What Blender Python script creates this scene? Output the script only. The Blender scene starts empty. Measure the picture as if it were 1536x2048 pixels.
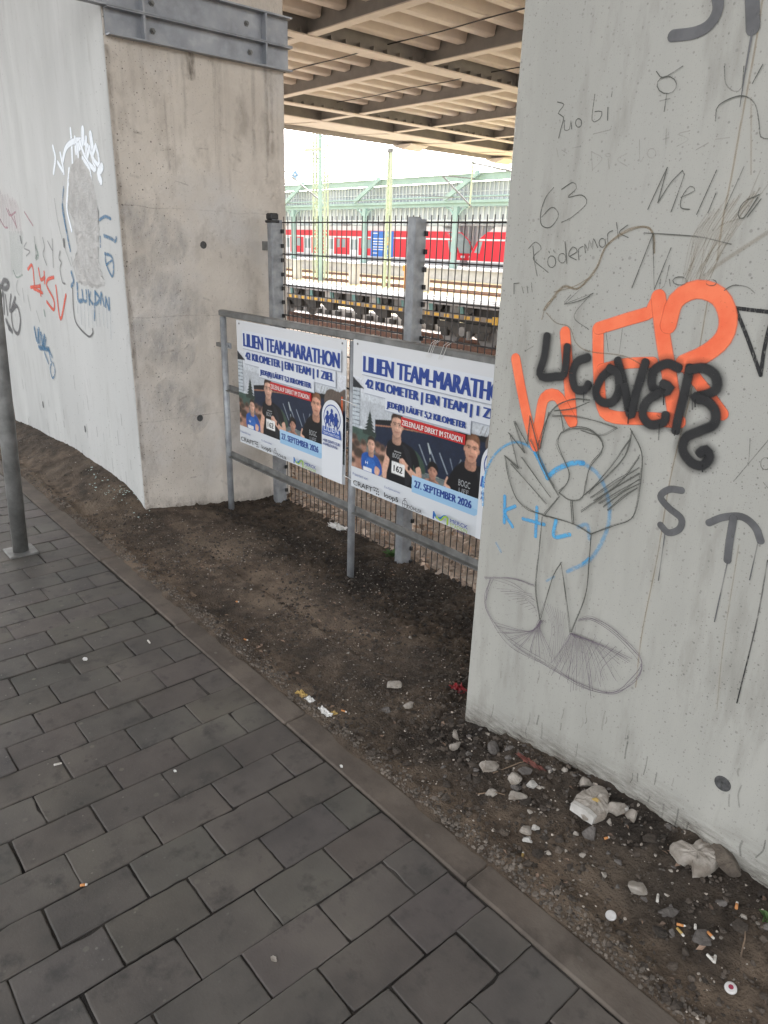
import bpy, math, random
import numpy as np
from mathutils import Vector, Matrix
from mathutils.geometry import tessellate_polygon
rad = math.radians
sc = bpy.context.scene
COL = sc.collection
random.seed(7)
rng = np.random.default_rng(11)

# ------------------------------------------------------------------ camera, sky, sun, exposure
CAM_H = 1.80
F_PX = 1440.0                                   # focal length for a 1536 x 2048 frame
AX = np.array([[0.65163526, 0.28255452, -0.70394206],      # world axes as seen by the camera (right, down, forward)
               [0.75788915, -0.20431651, 0.6195634],
               [0.03123346, -0.93723941, -0.34728485]])
cam_d = bpy.data.cameras.new('camera'); cam = bpy.data.objects.new('camera', cam_d); COL.objects.link(cam)
right, down, fwd = AX[:, 0], AX[:, 1], AX[:, 2]
cam.matrix_world = Matrix(((right[0], -down[0], -fwd[0], 0), (right[1], -down[1], -fwd[1], 0),
                           (right[2], -down[2], -fwd[2], CAM_H), (0, 0, 0, 1)))
cam_d.sensor_fit = 'VERTICAL'; cam_d.sensor_height = 24; cam_d.sensor_width = 18
cam_d.lens = 24 * F_PX / 2048; cam_d.clip_start = 0.05; cam_d.clip_end = 2000
sc.camera = cam
sc.render.resolution_x, sc.render.resolution_y = 768, 1024

SUN_EL, SUN_AZ = rad(30), rad(-52)              # sun behind thin cloud, low beyond the tracks to the left (azimuth from +Y towards +X)
w = bpy.data.worlds.new('World'); sc.world = w; w.use_nodes = True
nt = w.node_tree; bg = nt.nodes['Background']
sky = nt.nodes.new('ShaderNodeTexSky'); sky.sky_type = 'NISHITA'; sky.sun_disc = False
sky.sun_elevation = SUN_EL; sky.sun_rotation = SUN_AZ; sky.air_density = 1.0; sky.dust_density = 4.0; sky.ozone_density = 1.0
hs = nt.nodes.new('ShaderNodeHueSaturation'); hs.inputs['Saturation'].default_value = 0.12   # overcast: nearly colourless
nt.links.new(sky.outputs[0], hs.inputs['Color']); nt.links.new(hs.outputs[0], bg.inputs['Color'])
bg.inputs['Strength'].default_value = 0.15
sd = bpy.data.lights.new('sun', 'SUN'); sun = bpy.data.objects.new('sun', sd); COL.objects.link(sun)
sd.energy = .8; sd.angle = rad(20); sd.color = (1, .97, .92)
sv = Vector((math.sin(SUN_AZ) * math.cos(SUN_EL), math.cos(SUN_AZ) * math.cos(SUN_EL), math.sin(SUN_EL)))
sun.rotation_euler = sv.to_track_quat('Z', 'Y').to_euler()
sc.view_settings.view_transform = 'Standard'; sc.view_settings.look = 'None'
sc.view_settings.exposure = 2.42; sc.view_settings.gamma = 1
sc.cycles.transparent_max_bounces = 48; sc.cycles.max_bounces = 8; sc.cycles.diffuse_bounces = 5
sc.cycles.use_denoising = True

# ------------------------------------------------------------------ helpers
def s2l(c):
    return tuple((x / 255 / 12.92) if x / 255 <= .04045 else ((x / 255 + .055) / 1.055) ** 2.4 for x in c)

def mat(name, c1, c2=None, scale=4, rough=.8, metal=0, bump=0, bscale=40, stretch=(1, 1, 1), detail=6,
        spots=None, c3=None, scale3=1, attr=None, dist=.02, lo=.35, hi=.65, alpha=None, spec=.5, plane='xy', aramp=(.22, .5), c4=None, scale4=1, r4=(.5, .7), str4=None):
    """procedural material: two or three colours mixed by noise, dark pores, bump, optional vertex alpha / per-face colour"""
    m = bpy.data.materials.new(name); m.use_nodes = True
    t = m.node_tree; n = t.nodes; L = t.links.new
    b = n['Principled BSDF']; b.inputs['Roughness'].default_value = rough; b.inputs['Metallic'].default_value = metal
    b.inputs['Specular IOR Level'].default_value = spec
    tc = n.new('ShaderNodeTexCoord'); mp = n.new('ShaderNodeMapping'); mp.inputs['Scale'].default_value = stretch
    L(tc.outputs['Object'], mp.inputs['Vector'])
    def noise(s, d=detail, vec=mp, r=.6):
        x = n.new('ShaderNodeTexNoise'); x.inputs['Scale'].default_value = s; x.inputs['Detail'].default_value = d
        x.inputs['Roughness'].default_value = r; L(vec.outputs[0], x.inputs['Vector']); return x
    def ramp(src, a, bb):
        r = n.new('ShaderNodeMapRange'); r.inputs['From Min'].default_value = a; r.inputs['From Max'].default_value = bb
        L(src, r.inputs['Value']); return r.outputs[0]
    def mix(f, a, bb, typ='MIX'):
        x = n.new('ShaderNodeMix'); x.data_type = 'RGBA'; x.blend_type = typ
        for s, v in ((x.inputs[0], f), (x.inputs[6], a), (x.inputs[7], bb)):
            if hasattr(v, 'is_linked') or hasattr(v, 'links'): L(v, s)
            else: s.default_value = v if isinstance(v, (int, float)) else (*v, 1)
        return x.outputs[2]
    col = c1
    if c2: col = mix(ramp(noise(scale).outputs[0], lo, hi), c1, c2)
    if c3: col = mix(ramp(noise(scale3, 4).outputs[0], .5, .72), col, c3)
    if c4:
        mp4 = n.new('ShaderNodeMapping'); mp4.inputs['Scale'].default_value = str4 or stretch; L(tc.outputs['Object'], mp4.inputs['Vector'])
        col = mix(ramp(noise(scale4, 8, mp4, .65).outputs[0], *r4), col, c4)
    if spots:
        sx_ = n.new('ShaderNodeSeparateXYZ'); cx_ = n.new('ShaderNodeCombineXYZ'); L(tc.outputs['Object'], sx_.inputs[0])
        for k_, ch in enumerate(plane): L(sx_.outputs['xyz'.index(ch)], cx_.inputs[k_])
        flat = cx_.outputs[0]; clus = ramp(noise(1.7, 3, tc).outputs[0], .40, .62)
        for (ss, thr, sc_, keep) in spots:
            v = n.new('ShaderNodeTexVoronoi'); v.inputs['Scale'].default_value = ss; v.voronoi_dimensions = '2D'; L(flat, v.inputs['Vector'])
            wob = n.new('ShaderNodeMath'); wob.operation = 'MULTIPLY_ADD'; wob.inputs[1].default_value = thr * 1.6; wob.inputs[2].default_value = -thr * .8; L(noise(ss * 2.2, 3, tc).outputs[0], wob.inputs[0])
            ds = n.new('ShaderNodeMath'); ds.operation = 'ADD'; L(v.outputs['Distance'], ds.inputs[0]); L(wob.outputs[0], ds.inputs[1])
            dd = ramp(ds.outputs[0], thr, thr * .55)
            sp = n.new('ShaderNodeSeparateColor'); L(v.outputs['Color'], sp.inputs[0])
            k = n.new('ShaderNodeMath'); k.operation = 'LESS_THAN'; k.inputs[1].default_value = keep; L(sp.outputs[0], k.inputs[0])
            m0 = n.new('ShaderNodeMath'); m0.operation = 'MULTIPLY'; L(dd, m0.inputs[0]); L(k.outputs[0], m0.inputs[1])
            mm = n.new('ShaderNodeMath'); mm.operation = 'MULTIPLY'; L(m0.outputs[0], mm.inputs[0]); L(clus, mm.inputs[1])
            col = mix(mm.outputs[0], col, sc_)
    if attr:
        a = n.new('ShaderNodeAttribute'); a.attribute_name = attr
        col = mix(1.0, col, a.outputs['Color'], 'MULTIPLY')
    if isinstance(col, tuple): b.inputs['Base Color'].default_value = (*col, 1)
    else: L(col, b.inputs['Base Color'])
    if bump:
        bp = n.new('ShaderNodeBump'); bp.inputs['Strength'].default_value = bump; bp.inputs['Distance'].default_value = dist
        L(noise(bscale, 5).outputs[0], bp.inputs['Height']); L(bp.outputs[0], b.inputs['Normal'])
    if alpha:                                    # alpha from vertex attribute 'a', broken up by noise
        a = n.new('ShaderNodeAttribute'); a.attribute_name = 'a'
        nz = ramp(noise(alpha, 3, tc, .7).outputs[0], *aramp)
        q = n.new('ShaderNodeMath'); q.operation = 'MULTIPLY'; L(a.outputs['Fac'], q.inputs[0]); L(nz, q.inputs[1])
        L(q.outputs[0], b.inputs['Alpha'])
    return m

class MB:
    """collects shapes, builds ONE mesh"""
    def __init__(s): s.v = []; s.f = []; s.c = []; s.a = []
    def add(s, vs, fs, c=None):
        o = len(s.v); s.v += [tuple(map(float, p)) for p in vs]; s.f += [tuple(i + o for i in f) for f in fs]
        if c is not None: s.c += [c] * len(fs)
        return s
    def box(s, x0, x1, y0, y1, z0, z1, c=None, bev=0):
        if bev:
            b = bev; pts = []
            for z, i in ((z0, b), (z0 + b, 0), (z1 - b, 0), (z1, b)):
                X0, X1, Y0, Y1 = x0 + i, x1 - i, y0 + i, y1 - i; k = b if i == 0 else b * .4
                pts += [(X0 + k, Y0, z), (X1 - k, Y0, z), (X1, Y0 + k, z), (X1, Y1 - k, z), (X1 - k, Y1, z), (X0 + k, Y1, z), (X0, Y1 - k, z), (X0, Y0 + k, z)]
            f = [tuple(range(7, -1, -1)), tuple(range(24, 32))]
            for l in range(3):
                for i in range(8): f.append((l * 8 + i, l * 8 + (i + 1) % 8, l * 8 + 8 + (i + 1) % 8, l * 8 + 8 + i))
            return s.add(pts, f, c)
        p = [(x, y, z) for z in (z0, z1) for (x, y) in ((x0, y0), (x1, y0), (x1, y1), (x0, y1))]
        return s.add(p, [(3, 2, 1, 0), (4, 5, 6, 7), (0, 1, 5, 4), (1, 2, 6, 5), (2, 3, 7, 6), (3, 0, 4, 7)], c)
    def tube(s, pts, r, n=8, c=None, cap=True):
        pts = [Vector(p) for p in pts]; rs = r if isinstance(r, (list, tuple)) else [r] * len(pts)
        vs = []; fs = []; ref = None
        for i, p in enumerate(pts):
            d = (pts[min(i + 1, len(pts) - 1)] - pts[max(i - 1, 0)]).normalized()
            if ref is None: ref = Vector((0, 0, 1)) if abs(d.z) < .9 else Vector((1, 0, 0))
            u = d.cross(ref).normalized(); w_ = u.cross(d).normalized(); ref = w_
            for k in range(n):
                a = 2 * math.pi * k / n; vs.append(p + (u * math.cos(a) + w_ * math.sin(a)) * rs[i])
        for i in range(len(pts) - 1):
            for k in range(n): fs.append((i * n + k, i * n + (k + 1) % n, (i + 1) * n + (k + 1) % n, (i + 1) * n + k))
        if cap: fs += [tuple(range(n - 1, -1, -1)), tuple(range((len(pts) - 1) * n, len(pts) * n))]
        return s.add(vs, fs, c)
    def beam(s, a, b, w_, h, c=None):             # rectangular bar between two points
        a, b = Vector(a), Vector(b); d = (b - a).normalized(); ref = Vector((0, 0, 1)) if abs(d.z) < .95 else Vector((0, 1, 0))
        u = d.cross(ref).normalized() * w_ / 2; v = u.normalized().cross(d).normalized() * h / 2
        p = [q + sx * u + sy * v for q in (a, b) for sx, sy in ((-1, -1), (1, -1), (1, 1), (-1, 1))]
        return s.add(p, [(3, 2, 1, 0), (4, 5, 6, 7), (0, 1, 5, 4), (1, 2, 6, 5), (2, 3, 7, 6), (3, 0, 4, 7)], c)
    def prism(s, prof, axis, a, b, c=None):       # closed 2-D profile swept along an axis; profile in the other two axes (in order)
        def P(u, v, t): return {'x': (t, u, v), 'y': (u, t, v), 'z': (u, v, t)}[axis]
        n = len(prof); vs = [P(u, v, a) for u, v in prof] + [P(u, v, b) for u, v in prof]
        tri = tessellate_polygon([[Vector((u, v, 0)) for u, v in prof]])
        fs = [tuple(t) for t in tri] + [tuple(i + n for i in reversed(t)) for t in tri]
        fs += [(i, (i + 1) % n, n + (i + 1) % n, n + i) for i in range(n)]
        return s.add(vs, fs, c)
    def build(s, name, m, parent=None, smooth=False, org=None):
        me = bpy.data.meshes.new(name)
        if org is None:
            if parent is not None: org = parent.get('_o', (0, 0, 0))
            else:
                A = np.array(s.v); lo, hi = A.min(0), A.max(0); org = ((lo[0] + hi[0]) / 2, (lo[1] + hi[1]) / 2, lo[2])
        org = tuple(float(q) for q in org)
        V = np.array(s.v, dtype=float) - np.array(org)
        me.from_pydata(V.tolist(), [], s.f)
        if s.c and len(s.c) == len(s.f):
            at = me.color_attributes.new('col', 'FLOAT_COLOR', 'CORNER')
            buf = []
            for f, c in zip(s.f, s.c): buf += [*c, 1.0] * len(f)
            at.data.foreach_set('color', buf)
        if s.a:
            at = me.attributes.new('a', 'FLOAT', 'POINT'); at.data.foreach_set('value', s.a)
        me.materials.append(m)
        if smooth: me.polygons.foreach_set('use_smooth', [True] * len(me.polygons))
        me.update()
        o = bpy.data.objects.new(name, me); COL.objects.link(o)
        o['_o'] = org
        if parent is not None:
            o.parent = parent; po = parent.get('_o', (0, 0, 0)); o.location = [org[i] - po[i] for i in range(3)]
        else: o.location = org
        return o

def tag(o, label=None, cat=None, group=None, kind=None):
    if label: o['label'] = label
    if cat: o['category'] = cat
    if group: o['group'] = group
    if kind: o['kind'] = kind
    return o
def thing(name, loc, label, cat, group=None):
    o = bpy.data.objects.new(name, None); COL.objects.link(o); o.location = loc; o['_o'] = tuple(float(q) for q in loc)
    o.empty_display_size = .1
    return tag(o, label, cat, group)
def copy_tree(o, parent=None):
    c = o.copy(); COL.objects.link(c)
    if parent is not None: c.parent = parent
    for ch in list(o.children): copy_tree(ch, c)
    return c

def ray(px, py): return AX @ np.array([px - 768, py - 1024, F_PX])
def on_y(px, py, Y): r = ray(px, py); return np.array([0, 0, CAM_H]) + r * (Y / r[1])      # where a sight line meets a wall plane
def on_x(px, py, X): r = ray(px, py); return np.array([0, 0, CAM_H]) + r * (X / r[0])
def on_z(px, py, Z=0): r = ray(px, py); return np.array([0, 0, CAM_H]) + r * ((Z - CAM_H) / r[2])

def vnoise(x, y, seed=0):
    xi = np.floor(x).astype(np.int64); yi = np.floor(y).astype(np.int64); fx = x - xi; fy = y - yi
    def h(a, b):
        n = (a * 374761393 + b * 668265263 + seed * 2147483647) & 0xffffffff
        n = ((n ^ (n >> 13)) * 1274126177) & 0xffffffff
        return ((n ^ (n >> 16)) & 0xffff) / 65535.0
    fx = fx * fx * (3 - 2 * fx); fy = fy * fy * (3 - 2 * fy)
    return (h(xi, yi) * (1 - fx) + h(xi + 1, yi) * fx) * (1 - fy) + (h(xi, yi + 1) * (1 - fx) + h(xi + 1, yi + 1) * fx) * fy - .5
def fbm(x, y, s, o=4, seed=0):
    r = 0; a = 1
    for i in range(o): r = r + a * vnoise(x / s * 2 ** i + 17.3 * i, y / s * 2 ** i - 9.1 * i, seed + i); a *= .5
    return r

def spline(pts, step=.006, closed=False):
    P = [np.array(p, float) for p in pts]
    if len(P) == 2:
        n = max(2, int(np.linalg.norm(P[1] - P[0]) / step)); return [P[0] + (P[1] - P[0]) * i / n for i in range(n + 1)]
    if closed: P = [P[-1]] + P + [P[0], P[1]]
    else: P = [2 * P[0] - P[1]] + P + [2 * P[-1] - P[-2]]
    out = []
    for i in range(1, len(P) - 2):
        n = max(1, int(np.linalg.norm(P[i + 1] - P[i]) / step))
        for k in range(n):
            t = k / n; a, b, c, d = P[i - 1:i + 3]
            out.append(.5 * (2 * b + (c - a) * t + (2 * a - 5 * b + 4 * c - d) * t * t + (3 * b - a - 3 * c + d) * t ** 3))
    if not closed: out.append(P[-2])
    return out

# ------------------------------------------------------------------ materials
M = {}
PORE = (.045, .043, .04)
M['coated'] = mat('coated_concrete', (.40, .393, .358), (.325, .32, .29), 2.6, .65, bump=.15, bscale=70, stretch=(1.6, 1.6, .35), c3=(.40, .395, .365), scale3=1.3, plane='xz', dist=.003,
                  c4=(.225, .215, .19), scale4=3.6, r4=(.52, .80), str4=(2.4, 1, .55), spots=[(26, .085, PORE, .55), (70, .13, PORE, .30), (9, .045, (.12, .115, .105), .35), (150, .16, (.2, .195, .18), .5)])
M['coated_lit'] = mat('lit_coated_concrete', (.55, .553, .535), (.44, .443, .43), 2.6, .65, bump=.12, bscale=60, stretch=(1.6, 1.6, .35), c3=(.58, .58, .565), scale3=1.3, plane='xz', dist=.003,
                  c4=(.40, .395, .375), scale4=5, r4=(.56, .82), str4=(2.2, 1, .45), spots=[(12, .055, (.2, .195, .185), .4), (40, .09, (.22, .215, .2), .25)])  # right pillar's coating, lightened in colour for the stronger light on the left
M['raw'] = mat('raw_concrete', (.65, .595, .53), (.52, .47, .415), 2.0, .92, bump=.9, bscale=38, c3=(.58, .555, .53), scale3=1.3, plane='yz', dist=.008, detail=12, lo=.34, hi=.66,
               c4=(.34, .30, .26), scale4=7, r4=(.52, .82), str4=(1, 1, .6), spots=[(14, .07, (.10, .088, .075), .4), (45, .12, (.16, .14, .12), .35), (80, .14, (.52, .47, .41), .3)])
M['plaster'] = mat('rough_plaster', (.58, .57, .55), (.43, .42, .405), 9, .95, bump=1, bscale=28, dist=.02, detail=10, c3=(.56, .555, .54), scale3=5)
M['steel'] = mat('painted_steel', (.70, .635, .56), (.64, .58, .515), 3, .6, bump=.05, bscale=8)
M['steel_dark'] = mat('shaded_steel', (.31, .295, .275), (.25, .24, .225), 3, .6, bump=.05, bscale=8)  # darker copy of the bridge steel, web shade put into its colour
M['galv'] = mat('galvanised_steel', (.37, .385, .40), (.24, .25, .265), 14, .5, .4, bump=.06, bscale=40)
M['galv_dull'] = mat('dull_galvanised_steel', (.24, .24, .23), (.13, .13, .125), 10, .55, .4, bump=.1, bscale=60)
M['beamgrey'] = mat('grey_primer_steel', (.31, .325, .35), (.22, .23, .25), 12, .5, .25, bump=.3, bscale=25, c3=(.40, .41, .43), scale3=6, dist=.006)
M['wire'] = mat('dark_wire', (.035, .035, .037), (.06, .05, .045), 30, .5, .3)
M['black'] = mat('black_plastic', (.012, .012, .013), (.03, .03, .03), 30, .5)
M['darkhole'] = mat('hole_dark', (.10, .10, .10), (.04, .04, .04), 60, .9)  # holes drawn as dark discs on the wall, not cut in
M['paver'] = mat('paver_concrete', (.104, .091, .080), (.060, .054, .049), 4.2, .68, bump=.35, bscale=120, c3=(.118, .106, .090), scale3=1.9, attr='col', dist=.003, detail=12, lo=.32, hi=.68,
                 c4=(.034, .031, .030), scale4=9, r4=(.54, .74), spots=[(5.5, .065, (.030, .028, .027), .5), (5, .055, (.17, .155, .125), .4), (24, .10, (.24, .225, .20), .10), (90, .14, (.16, .15, .14), .25)])
M['joint'] = mat('joint_sand', (.016, .013, .011), (.070, .061, .052), 4, 1, bump=.6, bscale=200, lo=.42, hi=.66)
M['kerb'] = mat('kerb_concrete', (.135, .109, .088), (.082, .066, .054), 5, .85, bump=.4, bscale=120, detail=12, dist=.004, c3=(.14, .118, .098), scale3=2, c4=(.06, .048, .039), scale4=6, r4=(.50, .72), spots=[(7, .07, (.17, .155, .135), .3), (45, .11, (.04, .036, .03), .3)])
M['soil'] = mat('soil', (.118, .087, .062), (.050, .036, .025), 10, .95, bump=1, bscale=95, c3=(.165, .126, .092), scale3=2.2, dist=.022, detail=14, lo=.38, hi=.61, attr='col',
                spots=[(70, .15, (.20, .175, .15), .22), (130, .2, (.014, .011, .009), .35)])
M['stone'] = mat('stone', (.37, .335, .295), (.22, .195, .165), 26, .92, bump=.8, bscale=60, dist=.008, detail=10, c3=(.17, .135, .105), scale3=16)
M['clodstone'] = mat('earthy_stone', (.14, .115, .09), (.07, .056, .045), 20, .95, bump=1, bscale=60, dist=.012)
M['stone_white'] = mat('white_stone', (.55, .53, .50), (.40, .38, .35), 20, .85, bump=.3, bscale=60)
M['stone_dark'] = mat('dark_stone', (.15, .135, .125), (.085, .075, .068), 25, .9, bump=.5, bscale=80)
M['grit'] = mat('grit', (.30, .27, .24), (.2, .18, .16), 30, .9, attr='col')
M['clod'] = mat('soil_clods', (.11, .088, .07), (.055, .043, .034), 60, .95, attr='col', bump=.5, bscale=150)
M['slope'] = mat('leafy_slope', (.46, .37, .30), (.29, .225, .175), 7, .95, bump=1, bscale=25, c3=(.52, .45, .38), scale3=2.5, dist=.06, detail=10)
M['ballast'] = mat('ballast', (.56, .52, .48), (.30, .275, .26), 9, .95, bump=1, bscale=9, dist=.1, c3=(.55, .42, .35), scale3=.35, detail=10)
M['yellow_gravel'] = mat('yellow_gravel', (.62, .50, .25), (.45, .37, .22), 2, .95, c3=(.40, .36, .28), scale3=.25)
M['rail'] = mat('rusty_rail', (.24, .12, .08), (.16, .085, .06), 8, .7)
M['sleeper'] = mat('sleeper', (.22, .20, .19), (.14, .12, .11), 6, .9)
M['pale_conc'] = mat('pale_concrete', (.62, .60, .57), (.48, .46, .44), 1.5, .85, bump=.2, bscale=10)
M['leaf'] = mat('dry_leaf', (.27, .175, .115), (.18, .115, .075), 8, .85, attr='col')
M['green_steel'] = mat('pale_green_steel', (.36, .50, .45), (.31, .44, .40), 1, .55)
M['mast'] = mat('mast_green_steel', (.52, .58, .42), (.40, .46, .34), 1.5, .55)
M['hallglass'] = mat('hall_glazing', (.34, .38, .41), (.50, .53, .55), .35, .25)
M['hallroof'] = mat('hall_roof', (.80, .79, .73), (.7, .69, .64), .3, .7)
M['mullion'] = mat('white_mullion', (.66, .70, .68), (.58, .62, .60), 1, .6)
M['red'] = mat('red_train_paint', (.74, .014, .034), (.68, .012, .03), .5, .35)
M['white'] = mat('white_paint', (.76, .76, .76), (.68, .68, .68), 1, .5)
M['skirt'] = mat('grey_skirt', (.40, .40, .41), (.3, .3, .31), 1, .5)
M['trainglass'] = mat('train_glass', (.26, .32, .32), (.38, .43, .42), .6, .1)
M['blue'] = mat('blue_panel', (.035, .19, .62), (.03, .16, .55), 1, .4)
M['signblue'] = mat('sign_blue', (.10, .33, .62), (.09, .3, .56), 3, .4)
M['orange'] = mat('orange_post', (.75, .33, .06), (.65, .28, .05), 2, .5)
M['wagon_dark'] = mat('wagon_dark', (.030, .029, .028), (.06, .056, .05), 3, .7)
M['wagon_grey'] = mat('wagon_grey', (.30, .30, .30), (.2, .195, .19), 2, .7)
M['wagon_deck'] = mat('wagon_deck', (.40, .40, .415), (.28, .28, .29), 1.2, .8, stretch=(.3, 4, 1))
M['wagon_frame'] = mat('wagon_frame', (.27, .245, .22), (.2, .18, .16), 3, .8)
M['yellow'] = mat('yellow_stripe', (.72, .43, .06), (.6, .36, .05), 3, .6)
M['teal'] = mat('teal_fitting', (.13, .28, .27), (.1, .22, .21), 5, .6)
M['weed'] = mat('weed_green', (.045, .10, .025), (.07, .13, .035), 20, .7)
M['poster'] = mat('poster_board', (.66, .67, .68), (.62, .63, .645), 1.2, .4)
M['print'] = mat('poster_print', (1, 1, 1), attr='col', rough=.45)
M['paper'] = mat('white_paper', (.72, .71, .69), (.58, .57, .54), 30, .8)
M['filter'] = mat('filter_paper', (.62, .27, .09), (.5, .22, .08), 60, .85)
M['ash'] = mat('cigarette_paper', (.72, .69, .64), (.5, .47, .42), 80, .85)
M['red_litter'] = mat('red_wrapper', (.26, .016, .02), (.14, .010, .012), 30, .45)
M['leaf_red'] = mat('dark_red_leaf', (.17, .055, .04), (.10, .035, .028), 30, .8)
M['yellowleaf'] = mat('yellow_leaf', (.48, .33, .10), (.3, .2, .08), 30, .8)
M['twig'] = mat('twig', (.22, .155, .105), (.12, .085, .06), 20, .9)
M['capmetal'] = mat('cap_metal', (.72, .71, .70), (.6, .58, .56), 40, .4, .2)
M['capred'] = mat('cap_print', (.30, .03, .07), (.25, .03, .06), 40, .4)
M['glass_bits'] = mat('glass_bits', (.45, .62, .56), (.6, .7, .66), 40, .08, spec=1)
def paint(key, col, c2=None, n=60, rough=.6, ar=(.22, .5)): M[key] = mat(key, col, c2 or tuple(x * .85 for x in col), 20, rough, alpha=n, aramp=ar)
paint('spray_orange', (.92, .20, .085), (.86, .145, .055), 130, .6, (.16, .34))
paint('spray_black', (.012, .012, .013), (.022, .022, .022), 130, .7, (.18, .36))
paint('marker_black', (.012, .012, .013), None, 40)
paint('spray_grey', (.085, .085, .088), (.13, .13, .135), 25, .6, (.05, .35))
paint('spray_blue', (.07, .36, .68), (.09, .42, .72), 45)
paint('pencil', (.085, .088, .075), None, 160)
paint('pencil_brown', (.27, .20, .115), None, 160)
paint('pencil_violet', (.17, .14, .17), None, 160)
paint('rust', (.36, .235, .09), None, 40)
paint('dirt', (.10, .078, .06), (.16, .13, .10), 26, .95, (.35, .75))
paint('cleaned', (.52, .51, .50), None, 6, .9, (.3, .7))
paint('spray_red', (.78, .09, .04), None, 40)
paint('spray_white', (.86, .90, .94), (.84, .89, .94), 60, .6, (.1, .4))
paint('spray_dkblue', (.06, .20, .36), None, 60)
paint('spray_pink', (.50, .25, .30), None, 60)
paint('spray_green', (.30, .40, .34), None, 60)

# ------------------------------------------------------------------ pavement, kerb, soil
YK0, YK1 = 1.305, 1.415                          # kerb, inner and outer edge
JX = -1.12
def build_pavement():
    mb = MB(); g = .0035
    r = np.random.default_rng(5)
    for k in range(-82, 22):
        x0 = JX + .16 * k; x1 = x0 + .16
        odd = (k % 2)
        y = YK0 - .004; first = .25 if odd == 0 else .135
        n = 0
        while y > -1.9:
            L = first if n == 0 else .25; n += 1
            t = float(r.normal(0, .045)); c = (1 + t + r.normal(0, .02), 1 + t + r.normal(0, .012), 1 + t + r.normal(0, .022))
            z = float(r.normal(0, .0012)); j = [float(q) for q in r.normal(0, .0012, 4)]
            gg = g * (0.6 + .9 * r.random())
            X0, X1, Y0, Y1 = x0 + gg / 2 + j[0], x1 - gg / 2 + j[1], y - L + gg / 2 + j[2], y - gg / 2 + j[3]
            if x0 < -6.5: mb.box(X0, X1, Y0, Y1, -.06, z, c, bev=.003)
            else:
                mx, my = 6, max(4, int(L / .027)); P = [(X0 + (X1 - X0) * i / mx, Y0) for i in range(mx)] + [(X1, Y0 + (Y1 - Y0) * i / my) for i in range(my)] + [(X1 - (X1 - X0) * i / mx, Y1) for i in range(mx)] + [(X0, Y1 - (Y1 - Y0) * i / my) for i in range(my)]
                cx_, cy_ = (X0 + X1) / 2, (Y0 + Y1) / 2; n_ = len(P); wear = np.abs(r.normal(0, .0009, n_)); rnd = {0: .003, mx: .003, mx + my: .003, 2 * mx + my: .003}
                for k_ in rnd: wear[k_] += .0025 * r.random()
                if r.random() < .14: k_ = r.integers(n_); wear[k_] += .006; wear[(k_ + 1) % n_] += .004
                def ins(p, d): return (p[0] + (d if p[0] < cx_ else -d) * min(1, abs(p[0] - cx_) / ((X1 - X0) * .3)), p[1] + (d if p[1] < cy_ else -d) * min(1, abs(p[1] - cy_) / ((Y1 - Y0) * .3)))
                tx, ty = r.normal(0, .006), r.normal(0, .005); hz = lambda p: z + tx * (p[0] - cx_) + ty * (p[1] - cy_)
                A = [ins(p, w_) for p, w_ in zip(P, wear)]; B = [ins(p, w_ + .0016) for p, w_ in zip(P, wear)]; D = [ins(p, w_ + .0045) for p, w_ in zip(P, wear)]
                vs = [(p[0], p[1], -.03) for p in A] + [(p[0], p[1], hz(p) - .0026) for p in A] + [(p[0], p[1], hz(p) - .0007) for p in B] + [(p[0], p[1], hz(p)) for p in D]
                mb.add(vs, [(q_ * n_ + i, q_ * n_ + (i + 1) % n_, (q_ + 1) * n_ + (i + 1) % n_, (q_ + 1) * n_ + i) for q_ in range(3) for i in range(n_)] + [tuple(range(3 * n_, 4 * n_))], c)
            y -= L
    o = mb.build('pavement', M['paver'], org=(0, 0, 0)); tag(o, kind='structure')
    gx = np.arange(-6.6, 2.4, .022); gy = np.arange(-1.95, YK0 + .02, .022); GX, GY = np.meshgrid(gx, gy)
    GZ = -.0052 + .0085 * fbm(GX, GY, .28, 4, 41) + .002 * fbm(GX, GY, .05, 2, 43); GZ = np.minimum(GZ, -.0035); I = np.arange(GX.size).reshape(GX.shape)
    FF = np.stack([I[:-1, :-1], I[:-1, 1:], I[1:, 1:], I[1:, :-1]], -1).reshape(-1, 4)
    MB().add(np.stack([GX, GY, GZ], -1).reshape(-1, 3), [tuple(map(int, f)) for f in FF]).build('joint_filling', M['joint'], o)
    MB().box(-60, -6.61, -30, YK0, -.3, -.004).box(2.4, 30, -30, YK0, -.3, -.004).box(-6.61, 2.4, -1.95, YK0, -.3, -.03).build('pavement_bed', M['joint'], o)
    MB().box(-60, JX - .16 * 82, -30, YK0, -.06, -.001, (1, 1, 1)).box(JX + .16 * 22, 30, -30, YK0, -.06, -.001, (1, 1, 1)).build('far_paving', M['paver'], o)
    MB().box(JX - .16 * 82, JX + .16 * 22, -30, -1.95, -.06, -.001, (1, 1, 1)).build('near_paving', M['paver'], o)
build_pavement()
def build_kerb():
    mb = MB(); x = -13.6; r = np.random.default_rng(3)
    marks = [-1.055 + .985 * k for k in range(-13, 4)]
    for a, b in zip(marks[:-1], marks[1:]):
        z = .004 + float(r.normal(0, .0015)); t = float(r.normal(0, .004))
        mb.box(a + .0013, b - .0013, YK0 + .001 + t, YK1 + t, -.25, z, bev=.006)
    o = mb.build('kerb', M['kerb'], org=(0, 0, 0)); tag(o, kind='structure')
build_kerb()

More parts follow.
